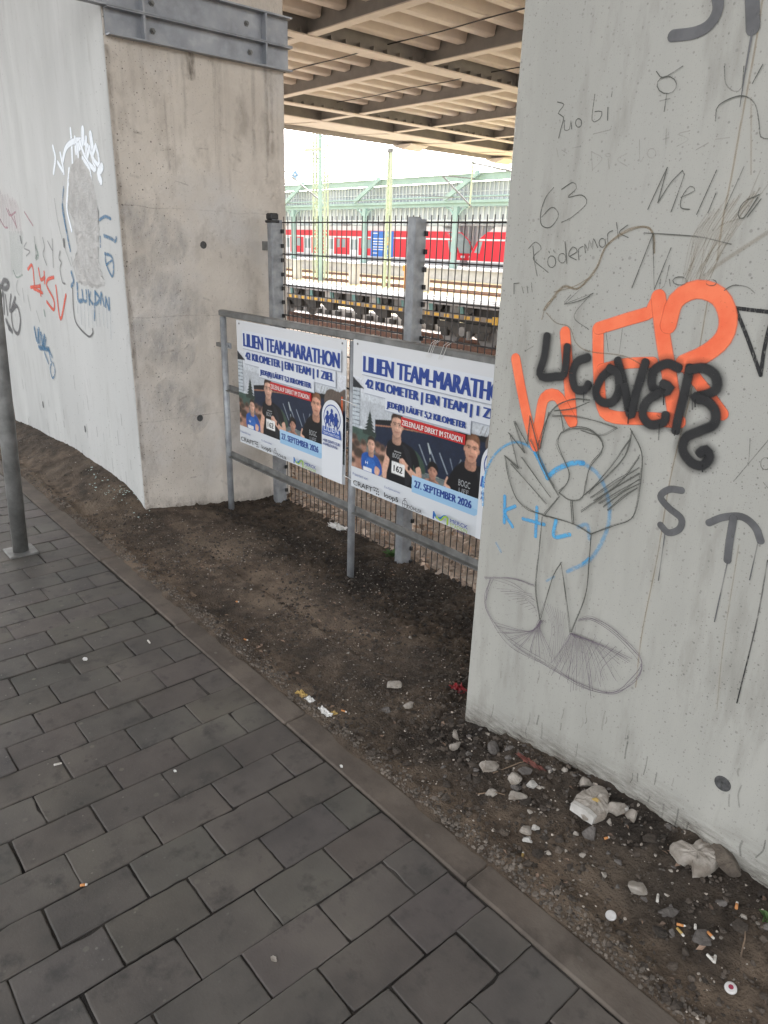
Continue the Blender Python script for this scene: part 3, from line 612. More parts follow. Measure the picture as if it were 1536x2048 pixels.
    k.stroke(T(Z6, [(1440, 560), (1440, 1000)]), .004, .6, .2)
    k.stroke(T(Z5, [(1130, 125), (1060, 520), (960, 940), (900, 1300), (830, 1650), (800, 1900)]), .0035, .6, .40)
    k.stroke(T(Z5, [(1270, 1250), (1200, 1700), (1170, 2000)]), .003, .6, .25)
    k.build('stain', 'rust', pr, 'thin brown rust runs')
    k = Ink(YF, .0007)
    for i in range(46):                          # dirt runs and scuffs near the ground
        x = -1.5 + 1.2 * rng.random(); z = .16 + .32 * rng.random() ** 1.5; l = .015 + .06 * rng.random()
        k.stroke([(x, z), (x + rng.normal(0, .002), z - l * .5), (x + rng.normal(0, .004), z - l)], .002 + .004 * rng.random(), .8, .12 + .30 * rng.random())
    k.build('stain', 'pencil', pr, 'dark dirt runs near the foot')
    k = Ink(YF, .0004)
    xs_ = np.arange(-1.58, .3, .07)
    for o_, w_, a_ in ((.0, .05, .75), (.03, .07, .45), (.07, .09, .22)): k.stroke([(x, float(soil_base(x, 1.869)) + o_ + .012 * rng.normal()) for x in xs_], w_, .9, a_)
    k.build('stain', 'dirt', pr, 'brown splash of dirt along the foot')
write_right()

def write_left():
    k = Ink(YF, .002)
    for p in ([(250, 1330), (290, 1300), (310, 1490)], [(275, 1490), (360, 1480)], [(345, 1325), (365, 1420), (400, 1400)], [(395, 1355), (400, 1450)], [(480, 1400), (430, 1420), (420, 1480), (480, 1600), (480, 1690), (420, 1620)], [(500, 1480), (540, 1770), (590, 1560)], [(300, 1500), (380, 1540)], [(360, 1470), (365, 1560)]): k.stroke(T(ZL, p), .028, .5, .9)
    k.build('graffiti', 'spray_red', pl, 'red sprayed letters on the grey front')
    k = Ink(YF, .002)
    for p, w_ in (([(630, 85), (640, 200), (648, 380)], .03), ([(560, 370), (590, 250), (660, 190), (740, 190), (800, 260), (830, 350), (850, 430)], .035), ([(475, 240), (495, 340), (480, 470)], .03), ([(540, 300), (560, 400), (570, 470)], .03), ([(740, 90), (735, 200), (680, 260)], .05), ([(670, 160), (680, 290)], .03), ([(770, 160), (770, 340)], .03), ([(810, 135), (825, 240)], .05), ([(855, 230), (880, 320), (880, 400), (830, 330), (850, 240)], .03), ([(690, 220), (700, 320)], .03), ([(800, 250), (780, 360), (840, 440)], .035), ([(910, 420), (880, 480), (900, 540)], .05), ([(520, 380), (560, 450)], .03), ([(715, 200), (750, 300), (790, 390)], .03), ([(620, 440), (605, 640), (600, 800), (640, 980)], .03), ([(740, 340), (800, 440), (820, 560)], .03)): k.stroke(T(ZL, p), w_ * 1.15, .35, 1)
    k.build('graffiti', 'spray_white', pl, 'white sprayed scrawl above the broken patch')
    k = Ink(YF, .003)
    for p, w_ in (([(690, 1460), (700, 1600), (735, 1610)], .028), ([(735, 1520), (745, 1600), (775, 1610), (770, 1520)], .022), ([(790, 1520), (800, 1640)], .02), ([(810, 1540), (800, 1590), (830, 1640)], .02), ([(850, 1530), (855, 1640), (890, 1590), (850, 1530)], .022), ([(900, 1640), (905, 1540), (930, 1650)], .02), ([(945, 1660), (945, 1580), (975, 1690), (975, 1590)], .02), ([(845, 1640), (845, 1780)], .018), ([(640, 1360), (660, 1440), (640, 1480)], .03), ([(940, 1190), (950, 1280), (1000, 1390), (1015, 1330), (1000, 1220), (940, 1190)], .018), ([(950, 1290), (1000, 1250)], .014), ([(890, 890), (940, 860), (990, 880)], .018), ([(930, 1030), (1000, 1060), (1030, 1080), (1040, 1050)], .02), ([(897, 1040), (900, 1130)], .012), ([(560, 760), (590, 960), (630, 1160)], .025),
                  ([(570, 600), (560, 800), (600, 1000)], .016), ([(310, 1850), (330, 1960)], .03), ([(350, 1860), (340, 1980)], .03), ([(370, 1900), (380, 2000)], .03), ([(400, 1920), (390, 2010)], .03), ([(350, 2020), (440, 2040)], .03)): k.stroke(T(ZL, p), w_ * 1.2, .5, .7)
    def ZM(x, y): p = on_y(x / 4.097, 640 + y / 4.097, YF); return (p[0], p[2])
    for p in ([(285, 70), (300, 150)], [(310, 80), (320, 180)], [(335, 110), (330, 190)], [(355, 130), (360, 210)], [(380, 150), (370, 230)], [(330, 235), (400, 250), (430, 300)], [(370, 270), (400, 350)], [(400, 230), (420, 330)]): k.stroke(T(ZM, p), .03, .6, .6)
    k.stroke(T(ZM, [(430, 345), (415, 400), (435, 475), (455, 430), (440, 350)]), .02, .5, .7)
    for i in range(10): k.stroke([ZL(690 + 33 * i, 1620 + 6 * i), ZL(700 + 33 * i, 1700 + 14 * i + rng.random() * 160)], .007, .5, .35)
    k.build('graffiti', 'spray_dkblue', pl, 'blue tags with runs on the grey front')
    k = Ink(YF, .004)
    for p, w_, a in (([(15, 1480), (40, 1430), (80, 1450), (60, 1500), (15, 1490)], .05, .75), ([(5, 1620), (30, 1540), (40, 1720)], .04, .75), ([(50, 1560), (70, 1730)], .035, .7), ([(100, 1560), (90, 1700), (140, 1640)], .035, .7), ([(140, 1580), (105, 1700), (120, 1850), (165, 1900), (185, 1780), (155, 1660), (105, 1700)], .035, .75), ([(60, 1790), (90, 1850)], .06, .7), ([(80, 1850), (110, 1880)], .05, .7),
                     ([(650, 1500), (660, 1700), (690, 1820), (790, 1925), (830, 1900), (828, 1860)], .016, .8), ([(490, 700), (520, 900), (570, 1100), (640, 1300)], .008, .5), ([(540, 1170), (530, 1230), (550, 1270), (540, 1330), (560, 1440), (585, 1460)], .016, .6), ([(310, 1040), (330, 1240)], .013, .5), ([(385, 1050), (400, 1130), (390, 1200), (420, 1290)], .014, .55), ([(430, 1080), (470, 1160)], .014, .5), ([(470, 1060), (480, 1310)], .014, .55), ([(240, 1090), (220, 1140), (270, 1170), (240, 1210)], .013, .45), ([(160, 1430), (150, 1500), (175, 1560)], .013, .4), ([(205, 1500), (220, 1620)], .013, .4), ([(250, 1560), (280, 1700)], .013, .4), ([(330, 1700), (360, 1800)], .012, .4),
                     ([(572, 1070), (576, 1120)], .03, .9), ([(692, 1080), (700, 1135)], .018, .9), ([(835, 690), (842, 720)], .02, .9), ([(185, 1040), (195, 1090)], .025, .8), ([(655, 1290), (640, 1220)], .008, .6)): k.stroke(T(ZL, p), w_, .5, a)
    for a, b in ((355, 685), (700, 885)): k.stroke([ZM(a, b - 10), ZM(a + 4, b + 25)], .022, .3, .9)
    for i in range(40):
        x = -7.6 + 2.8 * rng.random(); z = .15 + .7 * rng.random() ** 2; k.stroke([(x, z), (x, z - .03 - .12 * rng.random())], .012, .7, .10 + .2 * rng.random())
    k.build('graffiti', 'spray_grey', pl, 'grey tags and scrawled figures on the grey front')
    k = Ink(YF, .0012)
    for i in range(9): k.stroke(T(ZL, [(-40 + 22 * i, 640 + 12 * i + rng.normal(0, 10)), (-10 + 22 * i, 800), (-20 + 26 * i, 900 + 12 * i)]), .05, .9, .16)
    for p in ([(0, 880), (40, 950), (70, 960)], [(75, 800), (150, 950)], [(130, 860), (150, 960)], [(220, 820), (295, 940)], [(60, 790), (90, 850), (140, 820)]): k.stroke(T(ZL, p), .018, .5, .6)
    k.build('graffiti', 'spray_pink', pl, 'faded pink spray on the grey front')
    k = Ink(YF, .0010)
    for i in range(8): k.stroke(T(ZL, [(90 + 16 * i, 1010), (100 + 14 * i, 1180), (110 + 12 * i, 1360)]), .04, .9, .14)
    k.stroke(T(ZL, [(120, 1340), (150, 1400), (200, 1380)]), .018, .5, .5); k.stroke(T(ZL, [(320, 1130), (340, 1200), (320, 1230)]), .04, .6, .5); k.stroke(T(ZL, [(395, 1700), (402, 1740)]), .03, .6, .6)
    k.build('graffiti', 'spray_green', pl, 'faded green spray on the grey front')
    # broken and re-plastered patch
    P = spline(T(ZL, [(655, 380), (715, 322), (785, 410), (830, 560), (870, 780), (885, 1000), (880, 1240), (925, 1480), (730, 1465), (655, 1330), (690, 1180), (650, 900), (612, 760), (615, 500)]), .02, True)
    P = np.array(P) + rng.normal(0, .006, (len(P), 2)); mb = MB(); n = len(P); c = P.mean(0); rings = [1, .93, .75, .5, .25]; vs = []
    for r_, dy in zip(rings, (.0008, .009, .012, .010, .012)):
        for p in P: q = c + (p - c) * r_; vs.append((q[0], YF - dy - .008 * float(fbm(np.array(q[0]), np.array(q[1]), .05, 3, 7)), q[1]))
    fs = [(i * n + j, i * n + (j + 1) % n, (i + 1) * n + (j + 1) % n, (i + 1) * n + j) for i in range(4) for j in range(n)]
    vs.append((c[0], YF - .012, c[1])); fs += [(4 * n + j, 4 * n + (j + 1) % n, 5 * n) for j in range(n)]
    mb.add(vs, fs).build('plaster_patch', M['plaster'], pl)
write_left()
def stain_side():
    k = Ink(-4.672, .0008, 'x')
    for i in range(26):
        y = 1.95 + 1.1 * rng.random(); z = 2.86 - .02 * rng.random(); k.stroke([(y, z), (y + rng.normal(0, .004), z - .12 - .3 * rng.random()), (y + rng.normal(0, .008), z - .3 - .5 * rng.random())], .008 + .03 * rng.random(), .9, .08 + .15 * rng.random())
    k.stroke([(2.40, 2.86), (2.405, 2.80), (2.40, 2.74)], .05, .9, .8)
    for z in (.62, 1.31, 1.98): k.stroke([(1.9 + .1 * i, z + .004 * rng.normal()) for i in range(12)], .006, .9, .30)
    for i in range(40):
        y = 1.92 + 1.1 * rng.random(); z = .1 + 2.6 * rng.random(); k.stroke([(y, z), (y + rng.normal(0, .05), z + rng.normal(0, .02))], .004 + .014 * rng.random(), .8, .15 + .35 * rng.random())
    for o_, w_, a_ in ((0, .05, .6), (.04, .08, .3)): k.stroke([(1.9 + .1 * i, float(soil_base(-4.66, 1.9 + .1 * i)) + o_ + .01 * rng.normal()) for i in range(12)], w_, .9, a_)
    k.stroke([(1.885, .05 + .12 * i) for i in range(24)], .03, .9, .55)
    k.build('stain', 'dirt', pl, 'faint run-off streaks below the steel beam')
    k = Ink(-4.672, .0005, 'x')
    for p, w_ in (([(1.98, 1.9), (2.1, 1.85), (2.2, 1.75)], .22), ([(2.0, 1.55), (2.15, 1.45), (2.3, 1.3)], .26), ([(1.98, 1.2), (2.2, 1.05)], .24), ([(2.1, .8), (2.3, .6)], .2)): k.stroke(p, w_, .95, .5)
    k.build('stain', 'cleaned', pl, 'pale grey painted-over patches')
stain_side()
def tie_hole(parent, x, z, axis):
    mb = MB(); n = 20; R0, R1 = .019, .024; rg = []
    for r_, d in ((R1, .0006), (R1 * .93, .003), (R0, .0026), (R0 * .8, .0012)):
        for i in range(n):
            a = 6.2832 * i / n; u, v = r_ * math.cos(a), r_ * math.sin(a)
            rg.append((x + u, YF - d, z + v) if axis == 'y' else (-4.672 + d, x + u, z + v))
    fs = [(k * n + i, k * n + (i + 1) % n, (k + 1) * n + (i + 1) % n, (k + 1) * n + i) for k in range(3) for i in range(n)] + [tuple(range(3 * n, 4 * n))]
    mb.add(rg, fs).build('tie_hole', M['darkhole'], parent)
tie_hole(pr, -.605, .373, 'y'); tie_hole(pl, 2.428, 1.764, 'x'); tie_hole(pl, 2.33, .60, 'x')

# ------------------------------------------------------------------ steel beam on the beige side
def steel_beam():
    X = -4.671; t = thing('steel_beam', (X, 2.3, 2.86), 'grey double channel steel beam bolted across the beige pillar side', 'steel beam')
    for (y0, z0, z1, nm) in ((1.10, 3.006, 3.17, 'upper_channel'), (1.885, 2.868, 3.003, 'lower_channel')):
        mb = MB(); y1 = 3.112
        mb.box(X + .001, X + .012, y0, y1, z0, z1)
        for z in (z0 - .003, z1 - .006): mb.box(X + .012, X + .062, y0, y1 + .004, z, z + .009)
        mb.build(nm, M['beamgrey'], t)
    for y in (2.10, 2.92, 1.45):
        mb = MB()
        for z0, z1 in ((2.874, 2.9985), (3.0125, 3.162)):
            if y < 1.8 and z0 < 3: continue
            mb.box(X + .012, X + .059, y - .006, y + .006, z0, z1)
        mb.build('stiffener', M['beamgrey'], t)
    for y, z in ((2.17, 3.075), (2.165, 2.935), (2.80, 3.09), (2.82, 2.935)):
        MB().tube([(X + .010, y, z), (X + .020, y, z)], .017, 6).tube([(X + .020, y, z), (X + .032, y, z)], .009, 8).build('bolt', M['galv_dull'], t)
steel_beam()

# ------------------------------------------------------------------ bridge
def bridge():
    b = thing('bridge', (-7, 20, 5.6), 'steel road bridge overhead with ribbed beige underside over the tracks', 'bridge')
    X0, X1, Y0, Y1 = -23.6, 1.6, BY0, 31.2  # deck ends lie out of view, set by the light they let in underneath
    MB().box(-21.35, X1, Y0, Y1, 6.06, 6.3).build('deck_plate', M['steel'], b)
    girders = [-21.35, -19.42, -13.28, -.95, 1.4]
    ys = [y for y in [-3.0 + 3.1 * k for k in range(-1, 18)] if Y0 < y < Y1]
    ys = [12.42 + 3.1 * k for k in range(-6, 13)]; ys = [y for y in ys if y > Y0 + .1 and y < Y1]
    for gx in girders:
        MB().box(gx - .01, gx + .01, Y0, Y1, 5.51, 6.058).build('girder_web', M['steel_dark'], b)
        MB().box(gx - .16, gx + .16, Y0, Y1, 5.48, 5.508).build('girder_flange', M['steel'], b)
    mb = MB()
    k = Y0 + .25
    while k < Y1: mb.box(-13.26, -13.13, k - .006, k + .006, 5.509, 5.60); mb.box(-19.4, -19.27, k - .006, k + .006, 5.509, 5.58); k += .36
    mb.build('stiffener_row', M['steel_dark'], b)['kind'] = 'stuff'
    for y in ys:
        for a, c in zip(girders[:-1], girders[1:]):
            MB().box(a + .012, c - .012, y - .008, y + .008, 5.53, 6.057).build('cross_beam_web', M['steel_dark'], b)
            MB().box(a + .165, c - .165, y - .11, y + .11, 5.506, 5.528).build('cross_beam_flange', M['steel'], b)
    xs = []
    for a, c in zip(girders[:-1], girders[1:]):
        n = max(1, round((c - a) / .79)); d = (c - a) / n; xs += [a + d * (i + .5) for i in range(n)]
    for x in xs:
        mb = MB()
        for y0, y1 in zip([Y0] + ys, ys + [Y1]):
            mb.prism([(x - .185, 6.058), (x - .125, 5.76), (x - .095, 5.735), (x + .095, 5.735), (x + .125, 5.76), (x + .185, 6.058)], 'y', y0 + .05, y1 - .05)
        mb.build('deck_rib', M['steel'], b)
    # outer walkway bracket plate and edge beam
    mb = MB()
    mb.prism([(-21.35 - .165, 5.50), (-23.45, 5.62), (-23.45, 5.66), (-21.35 - .165, 5.56)], 'y', Y0, Y1); mb.build('edge_soffit', M['steel'], b)
    MB().box(-23.62, -23.452, Y0, Y1, 5.47, 6.5).build('edge_beam', M['steel_dark'], b)
    mb = MB()
    for y in ys: mb.prism([(-23.44, 5.60), (-21.52, 5.47), (-21.52, 5.495), (-23.44, 5.615)], 'y', y - .05, y + .05)
    mb.build('edge_bracket', M['steel'], b)
    for y in (21.2, 26.6):
        MB().prism([(-23.75, 5.44), (-23.2, 5.30), (-22.7, 5.46), (-22.7, 5.49), (-23.75, 5.50)], 'y', y - .45, y + .45).build('drain_box', M['steel'], b)
    for y, dz in ((11.35, 0), (12.95, 0), (14.6, .01)):
        c = MB().tube([(-19.3 + 18.2 * i / 12, y, 5.725 - (.02 if i % 2 else 0) - dz) for i in range(13)], .012, 6).build('cable', M['black'])  # tubes added in place of the dark seam lines across the ribs
        tag(c, {11.35: 'dark rib seam drawn as a tube, first before the near cross beam', 12.95: 'dark rib seam drawn as a tube, just behind the near cross beam', 14.6: 'dark rib seam drawn as a tube, farthest of three'}[y], 'cable')
BY0 = -2.7
bridge()

# ------------------------------------------------------------------ railing, posters, fence, pole
def railing():
    t = thing('tube_railing', (-3, 2.46, 0), 'grey tubular steel railing carrying the two posters', 'railing')
    Y = 2.46; S = 1.036; zz = lambda z: 1.8 + (z - 1.8) * S
    for x in (-4.509, -3.082, -1.637): MB().tube([(x, Y, -.45), (x, Y, zz(1.33))], .022, 14).build('post', M['galv'], t, True)
    MB().box(-4.534, .0, Y + .0005 - .022, Y + .022, zz(1.336), zz(1.374), bev=.006).build('top_rail', M['galv_dull'], t)
    for z in (zz(.868), zz(.405)):
        mb = MB()
        for a, c in zip((-4.486, -3.06, -1.615), (-3.104, -1.659, .0)): mb.prism([(Y - .018, z - .02), (Y + .018, z - .02), (Y + .018, z + .02), (Y + .012, z + .02), (Y + .012, z - .014), (Y - .018, z - .014)], 'x', a, c)
        mb.build('rail', M['galv_dull'], t)
    mb = MB().box(-4.486, -4.43, Y + .004, Y + .012, 1.108, 1.144).tube([(-4.455, Y + .004, 1.126), (-4.455, Y - .006, 1.126)], .008, 8); mb.build('wall_bracket', M['galv'], t)
    MB().box(-4.60, -4.532, Y - .012, Y + .012, 1.108, 1.134).build('wall_bracket', M['galv_dull'], t)
railing()

# --- posters: flat printed boards
NAVY = s2l((38, 66, 140)); INK = s2l((25, 27, 32)); SK = s2l((208, 164, 142)); SK2 = s2l((178, 132, 112))
def text_geo(s, bold=.0):
    bold = 0; cu = bpy.data.curves.new('t', 'FONT'); cu.body = s; cu.offset = bold; cu.resolution_u = 3
    ob = bpy.data.objects.new('t', cu); COL.objects.link(ob); dg = bpy.context.evaluated_depsgraph_get(); dg.update()
    me = bpy.data.meshes.new_from_object(ob.evaluated_get(dg)); v = np.array([q.co[:] for q in me.vertices]); f = [tuple(p.vertices) for p in me.polygons]
    bpy.data.objects.remove(ob); bpy.data.curves.remove(cu); bpy.data.meshes.remove(me); return v, f
PK = 1.036; PW, PH = 1.13 * PK, .79 * PK
class Print:
    def __init__(s, ox, oz, y): s.ox, s.oz, s.y = ox, oz, y; s.mb = MB(); s.l = 0
    def P(s, u, v): return (s.ox + u * PK, s.y - .0005 - s.l * .00028, s.oz - v * PK)
    def poly(s, pts, c, smooth=True, step=.006):
        Q = spline(pts, step, True) if smooth else [np.array(p) for p in pts]
        t = tessellate_polygon([[Vector((q[0], q[1], 0)) for q in Q]]); s.mb.add([s.P(*q) for q in Q], [tuple(k) for k in t], c); s.l += 1
    def rect(s, u0, v0, u1, v1, c): s.poly([(u0, v0), (u1, v0), (u1, v1), (u0, v1)], c, False)
    def ell(s, u, v, a, b, c, n=18): s.poly([(u + a * math.cos(6.2832 * i / n), v + b * math.sin(6.2832 * i / n)) for i in range(n)], c, False)
    def line(s, pts, w_, c, smooth=True):
        Q = np.array(spline(pts, .006) if smooth else pts, float); d = np.gradient(Q, axis=0); d /= np.maximum(np.linalg.norm(d, axis=1), 1e-9)[:, None]; N = np.stack([-d[:, 1], d[:, 0]], 1) * w_ / 2
        vs = [s.P(*q) for a, b in zip(Q + N, Q - N) for q in (a, b)]; s.mb.add(vs, [(2 * i, 2 * i + 1, 2 * i + 3, 2 * i + 2) for i in range(len(Q) - 1)], c); s.l += 1
    def text(s, tx, u0, v0, u1, v1, c, bold=.02, fat=0):
        v, f = text_geo(tx, bold); lo, hi = v.min(0), v.max(0)
        u = u0 + (v[:, 0] - lo[0]) / (hi[0] - lo[0]) * (u1 - u0); w_ = v1 - (v[:, 1] - lo[1]) / (hi[1] - lo[1]) * (v1 - v0)
        d = (v1 - v0) * fat
        for k in ((0,) if not fat else (-d, -d / 2, 0, d / 2, d)):
            s.mb.add([s.P(a + k, b) for a, b in zip(u, w_)], f, c); s.l += 1
    def layer(s, name, parent, lab=None):
        o = s.mb.build(name, M['print'], parent); s.mb = MB()
        if lab: o['label'] = lab
        return o

class Canvas:
    """the printed photograph: painted into a fine grid of coloured faces, softly edged like a photo print"""
    def __init__(s, u0, v0, u1, v1, px):
        s.u0, s.v0, s.px = u0, v0, px; s.w, s.h = int((u1 - u0) / px), int((v1 - v0) / px)
        s.U, s.V = np.meshgrid(u0 + (np.arange(s.w) + .5) * px, v0 + (np.arange(s.h) + .5) * px); s.im = np.zeros((s.h, s.w, 3)); s.q = np.random.default_rng(44)
    def blur(s, m, r):
        if r <= 0: return m
        k = np.exp(-.5 * (np.arange(-int(3 * r) - 1, int(3 * r) + 2) / r) ** 2); k /= k.sum(); n = len(k) // 2
        for ax in (0, 1):
            p = np.pad(m, [(n, n) if a == ax else (0, 0) for a in range(m.ndim)], mode='edge'); o = 0
            for i, w_ in enumerate(k): o = o + w_ * (p[i:i + m.shape[0]] if ax == 0 else p[:, i:i + m.shape[1]])
            m = o
        return m
    def poly(s, pts, c, smooth=True, soft=.7, a=1, shade=.0):
        Q = np.array(spline(pts, .006, True) if smooth else pts, float); ins = np.zeros(s.U.shape, bool)
        for (x0, y0), (x1, y1) in zip(Q, np.roll(Q, -1, 0)):
            if y0 == y1: continue
            ins ^= ((s.V < y0) != (s.V < y1)) & (s.U < (x1 - x0) * (s.V - y0) / (y1 - y0) + x0)
        m = s.blur(ins.astype(float), soft)[..., None] * a; col = np.array(c)[None, None, :]
        if shade:
            cu, wu = Q[:, 0].mean(), max(np.ptp(Q[:, 0]), 1e-6); col = col * np.clip(1 + shade * (s.U - cu) / wu * 2, .3, 1.7)[..., None]
        s.im = s.im * (1 - m) + col * m
    def rect(s, x0, y0, x1, y1, col, **k): s.poly([(x0, y0), (x1, y0), (x1, y1), (x0, y1)], col, False, **k)
    def ell(s, u, v, ra, rb, col, **k): s.poly([(u + ra * math.cos(6.2832 * i / 20), v + rb * math.sin(6.2832 * i / 20)) for i in range(20)], col, False, **k)
    def line(s, pts, w_, c, smooth=True, **k):
        Q = np.array(spline(pts, .006) if smooth else pts, float); d = np.gradient(Q, axis=0); d /= np.maximum(np.linalg.norm(d, axis=1), 1e-9)[:, None]; N = np.stack([-d[:, 1], d[:, 0]], 1) * w_ / 2
        s.poly(list(map(tuple, Q + N)) + list(map(tuple, (Q - N)[::-1])), c, False, **k)
    def grain(s, amp=.10):
        g = s.blur(s.q.normal(0, 1, s.im.shape[:2]), 1.0) * 2.2 + s.blur(s.q.normal(0, 1, s.im.shape[:2]), 4) * 5; s.im = np.clip(s.im * (1 + amp * g[..., None]), .004, .9)
    def build(s, p, name, parent):
        me = MB(); y = p.y - .0005 - p.l * .00028; W, H = s.w, s.h
        gu = p.ox + (s.u0 + np.arange(W + 1) * s.px) * PK; gv = p.oz - (s.v0 + np.arange(H + 1) * s.px) * PK
        me.v = [(a, y, b) for b in gv for a in gu]; me.f = [(r_ * (W + 1) + c, r_ * (W + 1) + c + 1, (r_ + 1) * (W + 1) + c + 1, (r_ + 1) * (W + 1) + c) for r_ in range(H) for c in range(W)]
        me.c = [tuple(map(float, q)) for q in s.im.reshape(-1, 3)]; p.l += 1
        return me.build(name, M['print'], parent)

def runner(p, u, v, k, hair, shirt, skin, glasses=False, hw=1.0):
    """a runner's head in the printed photo; (u, v) is its middle, k its height"""
    q = lambda a, b: (u + a * k, v + b * k); sk = np.array(skin); dk = tuple(sk * .50); mid = tuple(sk * .74); lt = tuple(np.minimum(1, sk * 1.22)); hr = np.array(hair)
    p.poly([q(-.19, .25), q(.2, .25), q(.26, .78), q(-.26, .78)], tuple(sk * .60), shade=.25); p.poly([q(-.2, .42), q(.2, .40), q(.1, .58), q(-.12, .6)], tuple(sk * .40), soft=1.5, a=.8)
    for a in (-.36, .36): p.ell(*q(a * hw, .02), .05 * k, .1 * k, mid)
    p.poly([q(-.34 * hw, -.15), q(-.3 * hw, -.42), q(0, -.52), q(.3 * hw, -.42), q(.34 * hw, -.12), q(.31 * hw, .2), q(.18, .44), q(0, .52), q(-.18, .44), q(-.31 * hw, .2)], tuple(sk * .92), shade=.22)
    p.poly([q(.02, -.36), q(.26, -.32), q(.29, .12), q(.12, .2), q(.02, .0)], lt, soft=2.2, a=.6); p.poly([q(-.33, -.1), q(-.2, -.05), q(-.16, .36), q(-.3, .2)], mid, soft=2, a=.7)
    p.poly([q(-.37 * hw, -.02), q(-.38 * hw, -.38), q(-.12, -.6), q(.24, -.57), q(.38 * hw, -.36), q(.37 * hw, -.04), q(.31 * hw, -.26), q(.02, -.36), q(-.29 * hw, -.28)], tuple(hr), soft=.9, shade=.3); p.poly([q(-.1, -.52), q(.2, -.52), q(.25, -.42), q(-.05, -.42)], tuple(hr * 1.6), soft=1.5, a=.6)
    for a in (-.15, .15):
        p.ell(*q(a, -.055), .10 * k, .06 * k, mid, soft=1.2, a=.8); p.ell(*q(a, -.045), .06 * k, .026 * k, tuple(hr * .5), soft=.6, a=.9); p.line([q(a - .1, -.125), q(a + .1, -.135)], .035 * k, tuple(hr * .7), False, a=.85)
        if glasses: p.line([q(a - .13, -.10), q(a + .13, -.10)], .022 * k, INK, False, a=.9); p.line([q(a - .12, .03), q(a + .12, .03)], .016 * k, INK, False, a=.6); p.line([q(a - .125, -.10), q(a - .12, .03)], .016 * k, INK, False, a=.6); p.line([q(a + .125, -.10), q(a + .12, .03)], .016 * k, INK, False, a=.6)
    p.poly([q(-.05, -.02), q(.0, -.05), q(-.02, .14), q(-.09, .14)], mid, soft=.9); p.poly([q(.0, -.05), q(.04, -.03), q(.06, .12), q(.0, .13)], lt, soft=.9, a=.8); p.line([q(-.08, .155), q(.08, .155)], .03 * k, dk, False, a=.7)
    p.poly([q(-.25, .2), q(-.12, .2), q(0, .22), q(.14, .2), q(.26, .2), q(.17, .46), q(0, .53), q(-.17, .46)], tuple(sk * .55 + hr * .2), soft=1.8, a=.55)
    p.line([q(-.12, .285), q(.12, .28)], .05 * k, tuple(sk * np.array([.72, .5, .5])), False, a=.9); p.line([q(-.11, .28), q(.11, .275)], .018 * k, tuple(sk * .3), False, a=.8)

